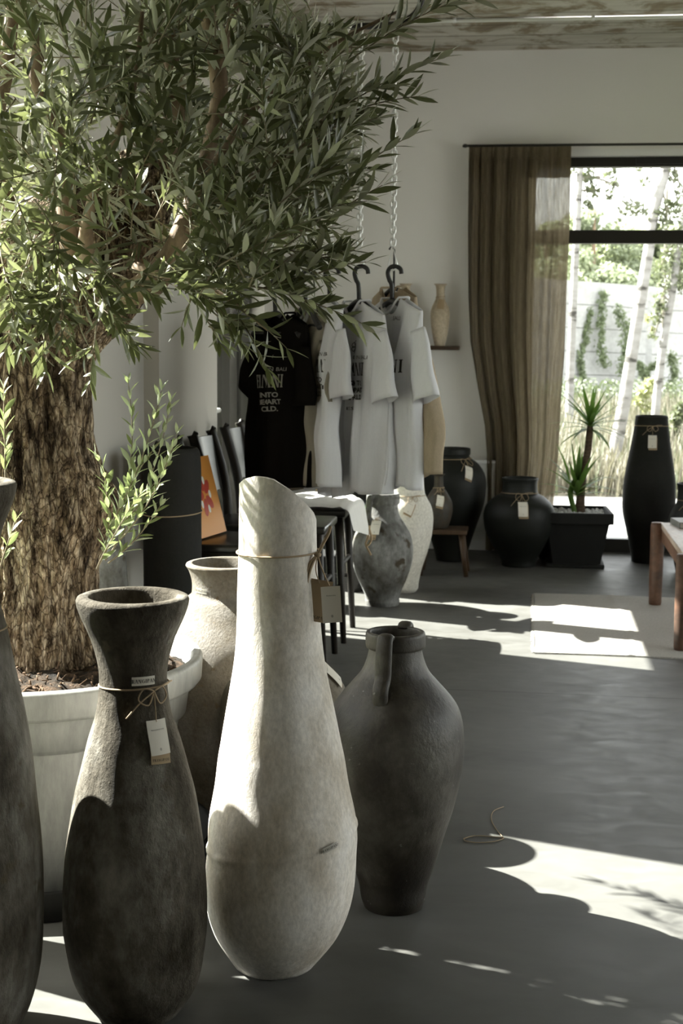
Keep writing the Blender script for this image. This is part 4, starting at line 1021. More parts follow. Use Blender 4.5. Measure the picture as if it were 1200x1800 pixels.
def shirt(C0, yaw, L, mat, lab, name='t_shirt', hw=.255, seed=0, collar=True, prints=None, pmat=None, hemtilt=0, swing=0, folds=.028, sl=.23, belly=None, sleeves=True, slang=(62, 62)):
    root = empty(name, C0, lab, 'shirt', None)
    r, f = basis(yaw); rr = random.Random(seed); p1, p2, p3 = [rr.uniform(0, 6) for _ in range(3)]
    def a_of(t): return (hw-.025)*(1 if t < .2 else 1+.06*(t-.2)) - .035*min(1, t/.25)*(1-min(1, max(0, (t-.3)/.5))*.4)
    def b_of(t): return .014+.036*min(1, t/.3)**.8
    def top(x, front):
        ax = abs(x); zt = -.30*max(0, ax-.075)
        if ax < .085: zt -= (.062 if front else .018)*(1-(ax/.085)**2)
        return zt
    def P(ph, t, off=0):
        cx = cos(ph); sy = sin(ph)
        x = a_of(t)*math.copysign(abs(cx)**.8, cx); yy = -(b_of(t)+off)*math.copysign(abs(sy)**.55, sy)   # sin<0 is the front
        front = sy < 0
        fade = min(1, t/.35)
        w = folds*fade*(sin(x*38+p1+t*1.2)+.5*sin(x*71+p2+2*t)+.6*sin(x*21+p3))
        yy += -(w if front else w*.7)*-1
        nb = noise.noise(Vector((x*7+seed, t*5, yy*6)))*.012*fade; yy += nb
        z = top(x, front)*(1-min(1, t*1.3)*.6)-t*L+hemtilt*x/hw*t
        if belly: x += belly(t, x)
        return C0+r*(x+swing*t)+f*yy+Vector((0, 0, z+.005*sin(x*30+p2)*(t > .95)))
    nu, nv = 200, 48
    mb = MB().grid(lambda u, v: P(2*pi*u, v), nu, nv, True)
    body = mb.build('body', mat, root)
    so = body.modifiers.new('s', 'SOLIDIFY'); so.thickness = .0016; so.offset = 0
    if collar:
        pts = []
        for k in range(36):
            ph = 2*pi*k/36; x = .083*cos(ph); fr = sin(ph) < 0
            z = -.062*(1-(cos(ph))**2) if fr else -.018*(1-cos(ph)**2)
            yb = .016+.022*abs(sin(ph))
            pts.append(C0+r*x+f*(yb if fr else -yb)+Vector((0, 0, z+.002)))
        MB().tube(pts, .0045, 6, closed=True).build('collar', mat, root)
    if sleeves:
      for s, ang in ((-1, slang[0]), (1, slang[1])):
        an = radians(ang); d = r*(s*cos(an))+Vector((0, 0, -sin(an))); up = r*(s*sin(an))+Vector((0, 0, cos(an)))
        base = C0+r*(s*(hw-.065))+Vector((0, 0, -.125))
        def SL(u, v, d=d, up=up, base=base, s=s):
            ph = 2*pi*u; aw = .070+.014*v; bw = .016+.020*v+.006*sin(3*ph+seed)
            c = base+d*(sl*v)+up*(.012*sin(pi*v))
            return c+up*(aw*cos(ph)*(1-.15*(1-v)))+f*(bw*sin(ph)+.008*sin(7*v+s+seed)*v)+d*(.012*cos(ph)*s*0)
        sm_ = MB().grid(SL, 36, 14, True).build('sleeve', mat, root)
        so = sm_.modifiers.new('s', 'SOLIDIFY'); so.thickness = .0018; so.offset = 0
    if prints:
        mm = MB()
        for t2, ox, oy in prints:
            # oy metres below the neck; the front of the body
            def F(a, b):
                x = ox+a; tt = (oy-b)/L
                for _ in range(4): tt = (oy-b+top(x, True)*(1-min(1, tt*1.3)*.6))/L
                aa = a_of(tt); c = max(-.999, min(.999, (abs(x)/aa)))**(1/.8); ph = math.acos(math.copysign(c, x))
                return P(-ph, tt, .007)
            mm.add([F(a, b) for a, b in t2[0]], t2[1])
        mm.build('print', pmat or M['ink'], root)
    return root
W1 = wordmark('FRANGIPANI', .050); W1 = ([(a*.62, b) for a, b in W1[0]], W1[1])
def shirt_print(dx=0):
    return [(emblem(.026), dx, .175), (text2d('BORN IN BALI', .020), dx+.06, .222), (W1, dx, .285), (text2d('INSPIRED TO', .026, .0008), dx+.02, .322), (text2d('BECOME PART', .026, .0008), dx+.02, .349), (text2d('OF WORLD.', .026, .0008), dx+.02, .376), (text2d('EST. 2016', .017), dx, .415)]
a = chain(692, 60, 470, 'rightmost steel chain, holding the last white shirt'); c = hanger(a, radians(-58), 'black hanger of the rightmost white shirt')
shirt(c+Vector((.01, 0, .012)), radians(-61), .715, M['tee_white'], 'rightmost white cotton t-shirt, worn over the beige one', seed=3, hw=.27, prints=[(text2d('. BALI', .022), .07, .085)]+shirt_print(.07)[2:4]+[(text2d('ISLAND VIBES', .020), .03, .63)], slang=(74, 74), hemtilt=.03, sl=.26)
a = chain(633, 60, 470, 'steel chain holding the middle white shirt'); c = hanger(a, radians(-60), 'black hanger of the middle white shirt')
shirt(c+Vector((-.01, 0, .0)), radians(-60), .725, M['tee_white'], 'middle white t-shirt with dark lettering and emblem on its chest', seed=8, hw=.28, prints=shirt_print(.075), slang=(74, 76), hemtilt=.03, sl=.25)
a = chain(581, 60, 470, 'steel chain holding the leftmost white shirt'); c = hanger(a, radians(-60), 'black hanger of the leftmost white shirt')
shirt(c+Vector((-.035, 0, .01)), radians(-61), .71, M['tee_white'], 'leftmost white t-shirt, partly behind the olive leaves', seed=14, hw=.25, prints=shirt_print(.095)[:6]+[(text2d('BENITO', .022), .02, .63)], slang=(74, 80), hemtilt=.03, sl=.25)
a = chain(538, 60, 478, 'steel chain holding the taupe shirt, behind the leaves'); c = hanger(a, radians(-66), 'black hanger of the taupe shirt')
shirt(c+Vector((.0, .05, -.01)), radians(-64), .68, M['tee_taupe'], 'taupe t-shirt squeezed between the black and the white shirts', seed=21, hw=.24, slang=(84, 86), hemtilt=.03)
a = chain(484, 60, 492, 'leftmost steel chain, holding the black shirt'); c = hanger(a, radians(-52), 'black hanger of the black shirt')
shirt(c+Vector((.02, 0, .0)), radians(-54), .67, M['tee_black'], 'black cotton t-shirt with small grey lettering, left of the others', seed=30, hw=.245, prints=shirt_print(.03), pmat=M['print_white'], slang=(60, 88), hemtilt=.03, sl=.22)
# beige linen shirt behind the last white one
bc = atY(692, 505, 5.62)
a2 = Vector((bc.x, 5.62, bc.z+.085))
hg = empty('clothes_hanger', a2, 'black hanger inside the beige linen shirt', 'hanger', 'black hangers on the chains')
MB().tube([a2+Vector((-.02, 0, .06)), a2+Vector((-.012, 0, .075)), a2+Vector((0, 0, .06)), a2+Vector((0, 0, -.09))], .004, 8).build('hook', M['black_plastic'], hg)
r5, f5 = basis(radians(-58))
MB().tube(smooth3([a2-r5*.15+Vector((0, 0, -.17)), a2-r5*.07+Vector((0, 0, -.11)), a2+Vector((0, 0, -.09)), a2+r5*.07+Vector((0, 0, -.11)), a2+r5*.15+Vector((0, 0, -.17))], 4), .008, 8).build('shoulders', M['black_plastic'], hg)
def belly(t, x): return (.16*sin(pi*min(1, t*.62))**2+.12*t*(1-.35*t))*(1 if x > 0 else .15)
sb = shirt(bc+Vector((.0, 0, .0)), radians(-62), .72, M['linen_beige'], 'beige linen tunic hanging behind the rightmost white shirt', 'linen_tunic', seed=40, hw=.24, belly=belly, sleeves=False, folds=.012, hemtilt=.05)

# ------------------------------------------------------------------ planter with the olive tree
PC = Vector((-1.22, 3.41, 0))
dl = MB().lathe([(.40, 0), (.425, .004), (.447, .078), (.441, .083), (.434, .078), (.414, .016), (.001, .014)], 64, tuple(PC)).build('plant_saucer', M['pot_black'])
tag(dl, 'dark round saucer under the big white planter', 'saucer')
pl = empty('planter', (PC.x, PC.y, .018), 'big round white plastic planter holding the olive tree', 'planter')
def facet(p, an, i):
    if p.z < .39 and sqrt(p.x**2+p.y**2) > .24:
        k = 1+.010*math.copysign(1, sin(an*10))*(1 if p.z < .385 else 0)
        return Vector((p.x*k, p.y*k, p.z))
    return p
MB().lathe([(.285, .017), (.305, .022), (.355, .375), (.357, .388), (.377, .392), (.387, .465), (.388, .468), (.409, .470), (.417, .480), (.420, .530), (.414, .540), (.399, .541), (.391, .532), (.383, .475), (.36, .38), (.001, .38)], 200, tuple(PC), facet).build('body', M['planter'], pl)
so = MB()
def soilf(u, v):
    r = .379*v; a = 2*pi*u; x, y = r*cos(a), r*sin(a)
    return (PC.x+x, PC.y+y, .488+.040*(1-v)+.016*noise.noise(Vector((x*14, y*14, 0)))+.010*noise.noise(Vector((x*45, y*45, 3))))
so.grid(soilf, 110, 40, True); tag(so.build('soil', M['soil'], pl), kind='stuff')
cb = MB()
for k in range(800):
    a = R.uniform(0, 2*pi); v = sqrt(R.random())*.96; p = Vector(soilf(a/(2*pi), v)); d = Vector((R.uniform(-1, 1), R.uniform(-1, 1), R.uniform(-.2, .5))).normalized(); l = R.uniform(.006, .022)
    cb.tube([p, p+d*l+Vector((0, 0, .004))], R.uniform(.001, .0028), 5)
tag(cb.build('bark_chips', M['chip'], pl), kind='stuff')

tree = empty('olive_tree', (-1.22, 3.46, .50), 'old olive tree with gnarled bark and dense silvery leaves', 'tree')
def D(px, py, d): return atD(px, py, d)
trunk_pts = [(90, 1250, 3.46, 105), (88, 1200, 3.46, 98), (84, 1150, 3.46, 92), (80, 1080, 3.46, 88), (78, 1000, 3.46, 90), (84, 930, 3.46, 100), (88, 890, 3.46, 106), (78, 840, 3.46, 97), (72, 780, 3.46, 86), (70, 700, 3.46, 82), (73, 630, 3.47, 84), (85, 570, 3.48, 98), (112, 510, 3.5, 118), (150, 450, 3.52, 120), (195, 395, 3.55, 92), (240, 345, 3.58, 66), (275, 290, 3.6, 40)]
trunk_pts = [(x-7, y, interp([(340, d), (560, 3.53), (900, 3.64), (1250, 3.68)], y), h+7) for x, y, d, h in trunk_pts]
def trunk():
    ax = [(D(x, y, d), h*d/FPX) for x, y, d, h in trunk_pts]
    pts = smooth3([a for a, _ in ax], 14); rad = []
    for i in range(len(ax)-1):
        for j in range(14): rad.append(ax[i][1]+(ax[i+1][1]-ax[i][1])*j/14)
    rad.append(ax[-1][1])
    mb = MB(); n = 150; m = len(pts)
    burr = D(180, 885, 3.60)
    for i, p in enumerate(pts):
        t = (pts[min(i+1, m-1)]-pts[max(i-1, 0)]).normalized(); s = Vector((1, 0, 0)); s = (s-t*s.dot(t)).normalized(); w = t.cross(s)
        for k in range(n):
            an = 2*pi*k/n; d = s*cos(an)+w*sin(an); r = rad[i]
            q = p+d*r
            g = noise.noise(Vector((cos(an)*3.0, sin(an)*3.0, q.z*1.6)))*.15 + noise.noise(Vector((cos(an)*9+3, sin(an)*9, q.z*3)))*.08
            g += .035*noise.noise(Vector((q.x*42, q.y*42, q.z*14)))+.028*abs(noise.noise(Vector((q.x*75, q.y*75, q.z*34))))
            q = p+d*r*(1+g)
            dd = (q-burr).length
            q += d*.034*math.exp(-(dd/.06)**2)
            mb.v.append(q)
    for i in range(m-1):
        for k in range(n):
            l = (k+1) % n; mb.f.append([i*n+k, i*n+l, (i+1)*n+l, (i+1)*n+k])
    mb.f.append(list(range(n))[::-1]); mb.f.append([(m-1)*n+k for k in range(n)])
    return mb.build('trunk', M['bark'], tree)
trunk()
limbs = [
 [(215, 520, 3.38, 22), (262, 500, 3.34, 26), (300, 450, 3.32, 21), (325, 390, 3.32, 17), (345, 335, 3.34, 15), (372, 240, 3.40, 13), (385, 150, 3.42, 16), (370, 60, 3.42, 15), (362, -40, 3.42, 12), (355, -180, 3.45, 8)],
 [(385, 120, 3.42, 10), (400, 60, 3.38, 7), (430, -30, 3.33, 6), (460, -120, 3.3, 4)],
 [(130, 480, 3.35, 20), (115, 380, 3.30, 15), (112, 290, 3.30, 14), (92, 210, 3.28, 13), (62, 135, 3.26, 12), (68, 75, 3.26, 12), (40, 20, 3.26, 11), (5, -50, 3.28, 9), (-20, -160, 3.3, 6)],
 [(160, 480, 3.30, 16), (150, 420, 3.22, 13), (165, 340, 3.16, 8), (200, 250, 3.10, 6), (235, 150, 3.05, 5), (250, 20, 3.0, 4)],
 [(240, 470, 3.30, 10), (300, 485, 3.2, 5), (345, 485, 3.15, 3.5), (400, 470, 3.1, 2.5)],
 [(275, 290, 3.6, 30), (310, 200, 3.7, 20), (300, 90, 3.8, 15), (330, -40, 3.85, 10)],
 [(60, 500, 3.5, 40), (10, 380, 3.6, 30), (-20, 250, 3.65, 22), (10, 120, 3.7, 14), (30, -60, 3.7, 9)],
 [(340, 380, 3.33, 9), (410, 330, 3.3, 6), (480, 290, 3.27, 4.5), (560, 240, 3.24, 3.5), (640, 190, 3.2, 2.5)],
 [(345, 340, 3.33, 8), (430, 210, 3.3, 6), (520, 130, 3.28, 5), (600, 70, 3.26, 3.5), (700, 20, 3.24, 2.5)],
 [(330, 400, 3.3, 7), (400, 430, 3.28, 5), (480, 420, 3.25, 4), (560, 390, 3.22, 3)],
 [(290, 470, 3.25, 6), (360, 500, 3.2, 4.5), (420, 540, 3.15, 3.2), (470, 580, 3.12, 2.2)],
]
limb_pts = []
for L_ in limbs:
    pts = smooth3([D(x, y, d) for x, y, d, h in L_], 6); rad = []
    for i in range(len(L_)-1):
        for j in range(6): rad.append((L_[i][3]+(L_[i+1][3]-L_[i][3])*j/6)*L_[i][2]/FPX)
    rad.append(L_[-1][3]*L_[-1][2]/FPX)
    MB().tube(pts, [r_*(1+.08*noise.noise(p*30)) for r_, p in zip(rad, pts)], 14).build('branch', M['limb'], tree)
    limb_pts.append(pts)

tw_mb = MB(); leaf_mb = [MB() for _ in range(6)]
def olive_leaf(mb, p, d, nrm, L, w):
    d = d.normalized(); s = d.cross(nrm)
    if s.length < .05: s = d.orthogonal()
    s.normalize(); n = s.cross(d); o = len(mb.v); c = .035*L
    prof_ = ((0, .10), (.28, .85), (.55, 1.0), (.80, .62), (1, .04))
    for t, k in prof_:
        q = p+d*(L*t)-n*(c*(t-.5)**2*2); ww = w/2*k
        mb.v += [q-s*ww+n*ww*.30, q, q+s*ww+n*ww*.30]
    for i in range(4):
        a = o+3*i; mb.f += [[a, a+1, a+4, a+3], [a+1, a+2, a+5, a+4]]
def sprig(base, d, L, bend, rng, leaf=.056, mbL=None, mbT=None, gap=.023, rad=.0019, wk=.20, clampx=True):
    d = d.normalized(); p = base.copy(); pts = [p.copy()]; seg = max(4, int(L/.02)); ds = []
    wob_ = Vector((rng.uniform(-1, 1), rng.uniform(-1, 1), rng.uniform(-1, 1)))*.06
    for i in range(seg):
        d = (d+bend/seg+wob_*sin(i*.9)*.5).normalized(); p = p+d*(L/seg); pts.append(p.copy()); ds.append(d.copy())
    if clampx and min(q.x for q in pts) < -1.60: return
    mbT.tube(pts, [rad*(1-.6*i/seg) for i in range(seg+1)], 5)
    t = .12*L+rng.uniform(0, gap); side = rng.choice((0, 1)); tot = L
    a0 = rng.uniform(0, pi)
    while t < tot:
        k = min(seg-1, int(t/tot*seg)); fr = t/tot*seg-k; q = pts[k].lerp(pts[k+1], fr); dd = ds[k]
        u = dd.orthogonal().normalized(); v = dd.cross(u)
        ang = a0+side*pi/2
        for s in (0, pi):
            if rng.random() < .10: continue
            e = u*cos(ang+s)+v*sin(ang+s); op = radians(rng.uniform(28, 58))
            ld = dd*cos(op)+e*sin(op)+Vector((0, 0, .16))
            nn = (dd-ld*dd.dot(ld.normalized()))+Vector((rng.uniform(-.7, .7), rng.uniform(-.7, .7), rng.uniform(-.5, .9)))
            LL = leaf*rng.uniform(.72, 1.2)*(1-.25*(t/tot)**3)
            olive_leaf(mbL, q, ld, nn, LL, LL*wk*rng.uniform(.85, 1.15))
        side = 1-side; t += gap*rng.uniform(.8, 1.2)
    for s in (-1, 1):
        olive_leaf(mbL, pts[-1], ds[-1]+ds[-1].orthogonal()*.3*s, Vector((0, 0, 1)), leaf*.7, leaf*.7*wk)
rng = random.Random(5)
CC = D(230, 190, 3.38)                              # middle of the crown
def inside(px, py):                                  # rough lower and right outline of the crown
    lim = interp([(-300, 600), (0, 585), (120, 575), (200, 560), (260, 520), (330, 540), (420, 560), (500, 500), (600, 450), (660, 330), (700, 200), (760, 60), (800, -80)], px)
    return py < lim
def topix(p):
    q = CR.transposed() @ (p-Vector((0, 0, CAM_H))); return 600+FPX*q.x/-q.z, 900-FPX*q.y/-q.z
def ok_tip(tip, m=25):
    x, y = topix(tip)
    return inside(x, y+m) and x < (650 if y > 60 else 560)
cnt = 0; tries = 0
while cnt < 520 and tries < 20000:
    tries += 1
    lp = rng.choice(limb_pts); k = rng.randrange(2, len(lp)); b = lp[k]
    b = b+Vector((rng.gauss(0, .07), rng.gauss(0, .16), rng.gauss(0, .07)))
    if rng.random() < .35:
        b = D(rng.uniform(-60, 640), rng.uniform(-260, 470), rng.uniform(2.85, 4.0))
    out = (b-CC); out.z *= .4
    if out.length < .01: continue
    d = out.normalized()*.7+Vector((rng.gauss(0, .45), rng.gauss(0, .5), rng.gauss(.22, .45)))
    L = rng.uniform(.14, .34); tip = b+d.normalized()*L
    if not ok_tip(tip) or not ok_tip(b, 10): continue
    if b.x < -1.56 or tip.x < -1.55: continue
    if min(b.x, tip.x) < -1.36 and (max(b.z, tip.z) > 2.42 or max(b.y, tip.y) > 4.15 or min(b.y, tip.y) < 2.4): continue
    if max(b.z, tip.z) > 2.95: continue
    mx_, my_ = topix(b.lerp(tip, .6)); dq = (b-Vector((0, 0, CAM_H))).length
    clear = (175 < mx_ < 350 and 320 < my_ < 470) or (345 < mx_ < 410 and 0 < my_ < 200) or (5 < mx_ < 100 and -20 < my_ < 150) or (80 < mx_ < 130 and 150 < my_ < 260)
    if clear and dq < 3.4 and rng.random() < .85: continue
    sprig(b, d, L, Vector((rng.gauss(0, .15), rng.gauss(0, .15), rng.gauss(.12, .25))), rng, .070, leaf_mb[cnt % 6], tw_mb)
    cnt += 1
# the long shoots that make the right-hand outline: (start, tip, depth)
shoots = [((560, 130), (640, 60), 3.2), ((610, 110), (780, 5), 3.2), ((620, 90), (820, -10), 3.25), ((560, 215), (765, 95), 3.2), ((540, 190), (700, 150), 3.2), ((590, 330), (722, 235), 3.15), ((560, 400), (668, 325), 3.1), ((610, 200), (730, 165), 3.2),
 ((470, 300), (655, 200), 3.15), ((480, 350), (600, 290), 3.1), ((500, 390), (640, 350), 3.1), ((480, 440), (600, 455), 3.1), ((500, 470), (620, 440), 3.1), ((400, 450), (560, 480), 3.05), ((430, 500), (636, 572), 3.0), ((400, 530), (500, 610), 3.0), ((420, 560), (470, 640), 3.0), ((330, 500), (420, 600), 3.05), ((300, 480), (400, 560), 3.05),
 ((420, 500), (560, 540), 3.05), ((350, 540), (380, 600), 3.1), ((420, 480), (530, 520), 3.1), ((560, 480), (640, 460), 3.0),
 ((90, 440), (75, 640), 2.95), ((60, 430), (15, 610), 2.95), ((100, 430), (110, 580), 2.9), ((110, 470), (225, 600), 2.95), ((130, 450), (190, 540), 2.9), ((160, 500), (235, 600), 3.0), ((40, 470), (70, 560), 2.95), ((0, 440), (30, 600), 2.9), ((170, 570), (160, 665), 3.25), ((200, 480), (270, 520), 3.0), ((60, 350), (130, 470), 2.85), ((20, 330), (70, 470), 2.85)]
for (a, b, dep) in shoots:
    A_ = D(*a, dep+.02); B_ = D(*b, dep-.05); d = B_-A_; L = d.length
    sprig(A_, d+Vector((0, 0, .15*L)), L*1.03, Vector((0, 0, -.3)), rng, .075, leaf_mb[cnt % 6], tw_mb, gap=.022, rad=.0022); cnt += 1
    for s in range(2):
        t = rng.uniform(.2, .7); m_ = A_.lerp(B_, t); dd = d.normalized()+Vector((rng.gauss(0, .35), rng.gauss(0, .35), rng.gauss(.1, .35))); l2 = L*(1-t)*.75
        if ok_tip(m_+dd.normalized()*l2, -60): sprig(m_, dd, l2, Vector((0, 0, -.1)), rng, .068, leaf_mb[cnt % 6], tw_mb, gap=.022)
for k in range(44):                                  # unseen sprays added by the window to block a streak of sun
    p_ = Vector((rng.uniform(-1.56, -1.36), rng.uniform(3.28, 3.40), rng.uniform(1.0, 1.72)))
    sprig(p_, Vector((rng.uniform(-.35, .25), rng.uniform(-.12, .12), rng.choice((-1, 1))*.8)), rng.uniform(.14, .22), Vector((0, 0, 0)), rng, .068, leaf_mb[k % 6], tw_mb)
tw_mb.tube(smooth3([D(-60, 420, 3.6), Vector((-1.44, 3.36, 1.75)), Vector((-1.45, 3.35, 1.35)), Vector((-1.44, 3.34, 1.0))], 5), .006, 6)  # unseen twig added to carry the sun-blocking sprays
tw_mb.build('twigs', M['twig'], tree)
for b in leaf_mb: b.build('foliage', M['olive_leaf'], tree)
# young shoots growing from the burr
sm_, st_ = MB(), MB()
B0 = D(178, 930, 3.33)
young = [((170, 1000), (255, 860), (245, 690), 3.25), ((185, 985), (285, 850), (315, 720), 3.25), ((190, 930), (240, 850), (285, 690), 3.22), ((180, 900), (215, 850), (200, 815), 3.25), ((190, 940), (245, 900), (300, 800), 3.22), ((175, 980), (210, 930), (205, 880), 3.25),
         ((200, 960), (262, 905), (312, 770), 3.2), ((190, 990), (250, 950), (285, 900), 3.22), ((170, 1000), (190, 950), (240, 870), 3.2), ((10, 850), (8, 800), (4, 690), 3.0), ((0, 1000), (8, 970), (20, 930), 2.9), ((200, 920), (230, 830), (270, 775), 3.25)]
for a, b, c, dep in young:
    P0, P1, P2 = D(*a, dep+.06), D(*b, dep), D(*c, dep-.02)
    d1 = (P1-P0); d2 = (P2-P1); L = d1.length+d2.length
    sprig(P0, d1, L, (d2.normalized()-d1.normalized())*1.2, rng, .040, sm_, st_, gap=.019, rad=.0022, wk=.30)
st_.build('shoot_stems', M['twig'], tree); sm_.build('shoot_leaves', M['shoot_leaf'], tree)

# ------------------------------------------------------------------ loop of twine on the floor
pts = [onfloor(x, y, .002) for x, y in ((815, 1474), (835, 1469), (870, 1471), (885, 1473), (868, 1479), (838, 1481), (818, 1478))]
tl_ = MB(); tl_.tube(smooth3(pts+[pts[0]], 5), .0013, 6); q = [onfloor(x, y, .002) for x, y in ((885, 1473), (870, 1455), (863, 1438), (868, 1425), (885, 1418))]
tl_.tube(smooth3(q, 5), .0011, 6); tag(tl_.build('twine_loop', M['twine']), 'thin brown loop of twine lying on the concrete floor', 'twine')

# ------------------------------------------------------------------ outside
def plane(name, x0, x1, y0, y1, z, mat, nx=1, ny=1, bumpy=0):
    mb = MB().grid(lambda u, v: (x0+(x1-x0)*u, y0+(y1-y0)*v, z+bumpy*noise.noise(Vector((u*nx*.35, v*ny*.35, 2)))), nx, ny)
    o = mb.build(name, mat, None, bumpy > 0); o['kind'] = 'structure'; return o
plane('terrace', -30, 40, YB+.30, 12.3, -.01, M['paving'])
jm = MB()
for k in range(9): mbx(jm, -2+k*.9, -1.988+k*.9, YB+.3, 12.3, -.0095, -.0085)
mbx(jm, -4, 8, 10.6, 10.612, -.0095, -.0085); struct(jm.build('terrace_joints', M['fence_gap'], None, False))
plane('meadow', -60, 80, 12.3, 90, -.02, M['ground'], 60, 40, .08)
plane('side_yard', -60, XO-.0, -20, YB+.30, -.03, M['lawn'])
plane('yard', XR+.3, 60, -20, YB+.30, -.03, M['paving'])
def blades(mb, cx, cy, n, rad, hgt, w, z=0):
    for k in range(n):
        a = R.uniform(0, 2*pi); rr = rad*sqrt(R.random()); x, y = cx+rr*cos(a), cy+rr*sin(a); h_ = hgt*R.uniform(.5, 1.2); l = R.uniform(0, 2*pi); b = R.uniform(.05, .4)*h_; s = Vector((cos(l+1.3), sin(l+1.3), 0))*w/2
        p = Vector((x, y, z)); m1 = p+Vector((cos(l)*b*.4, sin(l)*b*.4, h_*.6)); t = p+Vector((cos(l)*b, sin(l)*b, h_))
        o = len(mb.v); mb.v += [p-s, p+s, m1+s*.7, m1-s*.7, t]; mb.f += [[o, o+1, o+2, o+3], [o+3, o+2, o+4]]
mb = MB(); mg = MB()
for k in range(1500):
    y = 12.4+11*R.random()**1.3; x = .0+.12*y*R.uniform(-.6, 2.4)
    blades(mb if R.random() < .72 else mg, x, y, 12, .25, .22+.012*y, .012+.0008*y)
tag(mb.build('dry_grass', M['dry_grass']), 'pale dry meadow grass outside the garden door', 'grass', kind='stuff')
tag(mg.build('green_grass', M['green_grass']), 'green grass tufts mixed into the meadow outside', 'grass', kind='stuff')
def leafcloud(mb, c, r, n, size, rng_=R, squash=1.0):
    for k in range(n):
        d = Vector((rng_.gauss(0, 1), rng_.gauss(0, 1), rng_.gauss(0, 1))).normalized()*(rng_.random()**.45)
        p = Vector(c)+Vector((d.x*r, d.y*r, d.z*r*squash)); u = Vector((rng_.uniform(-1, 1), rng_.uniform(-1, 1), rng_.uniform(-1, 1))).normalized(); v = u.orthogonal().normalized(); s = size*rng_.uniform(.6, 1.3)
        o = len(mb.v); mb.v += [p-u*s, p+v*s*.55, p+u*s, p-v*s*.55]; mb.f.append([o, o+1, o+2, o+3])
# undergrowth in front of the fence
mb = MB()
for k in range(60):
    y = 24+R.uniform(-1, 2.5); x = -2+14*k/60; leafcloud(mb, (x, y, .28), .55, 300, .042, squash=.7)
tag(mb.build('undergrowth', M['hedge']), 'low green undergrowth along the foot of the concrete fence', 'shrubs', kind='stuff')
# concrete panel fence, falling slightly to the right
FA = D(985, 690, 31.5); FB = D(1230, 696, 33.5); Z0a = D(997, 693, 31.7); 
fx = FB-FA; fx.z = 0; ln = fx.length; fx.normalize()
fn = empty('fence', (FA.x, FA.y, 0), 'pale concrete panel fence beyond the meadow', 'fence')
def ftop(s): return D(997, 494, 31.7).z + (D(1199, 510, 33.2).z-D(997, 494, 31.7).z)*(s-.15)/(ln-.3)
mbp = MB(); mgap = MB(); PW = 2.5
for j in range(5):
    for i in range(-6, 8):
        s0, s1 = i*PW, (i+1)*PW-.03; zt0 = ftop(s0)-j*.515; zt1 = ftop(s1)-j*.515
        P0 = Vector((FA.x, FA.y, 0))+fx*s0; P1 = Vector((FA.x, FA.y, 0))+fx*s1; nn = Vector((-fx.y, fx.x, 0))*.06
        vs = []
        for q, zt in ((P0, zt0), (P1, zt1)):
            for dn in (0, 1): vs += [q+nn*dn+Vector((0, 0, zt)), q+nn*dn+Vector((0, 0, zt-.50))]
        mbp.add(vs, [(0, 1, 5, 4), (2, 6, 7, 3), (0, 4, 6, 2), (1, 3, 7, 5), (0, 2, 3, 1), (4, 5, 7, 6)])
vs = []
for s0 in (-6*PW, 8*PW):
    q = Vector((FA.x, FA.y, 0))+fx*s0+Vector((-fx.y, fx.x, 0))*.03; vs += [q+Vector((0, 0, ftop(s0)-.02)), q+Vector((0, 0, -.6))]
mgap.add(vs, [(0, 1, 3, 2)])
mbp.build('panels', M['fence'], fn, False)
for i in range(-6, 9):
    s0 = i*PW-.015; q = Vector((FA.x, FA.y, 0))+fx*s0
    MB().box((q.x, q.y+.02, (ftop(s0)-.4)/2), (.14, .14, ftop(s0)+.4)).build('post', M['fence'], fn, False)
mgap.build('joints', M['fence_gap'], fn, False)
# ivy on the fence
ivs = [((1061, 515), (1057, 560), (1056, 600), (1060, 640), 9, 'narrow ivy strand left of the middle on the fence'), ((1086, 545), (1098, 580), (1100, 620), (1094, 655), 11, 'widest ivy strand on the concrete fence'), ((1036, 548), (1028, 590), (1022, 640), (1026, 670), 6, 'thin reddish ivy strand behind the left birch'), ((1125, 640), (1130, 660), (1140, 650), (1155, 640), 7, 'ivy patch behind the leaning birch'), ((1180, 625), (1184, 650), (1182, 680), (1183, 690), 9, 'ivy strand at the right edge of the fence')]
for *pp, wd, lab in ivs:
    mb = MB(); n = 26
    sp = smooth3([D(x, y, 31.6) for x, y in pp], 9)
    for i, p in enumerate(sp):
        leafcloud(mb, p+Vector((R.uniform(-.06, .06), 0, 0)), wd/2500*32*R.uniform(.4, 1.35), 30, .042, squash=1.3)
    mb.tube(sp, .02, 5)
    tag(mb.build('ivy_strand', M['ivy']), lab, 'ivy', 'ivy strands on the fence')
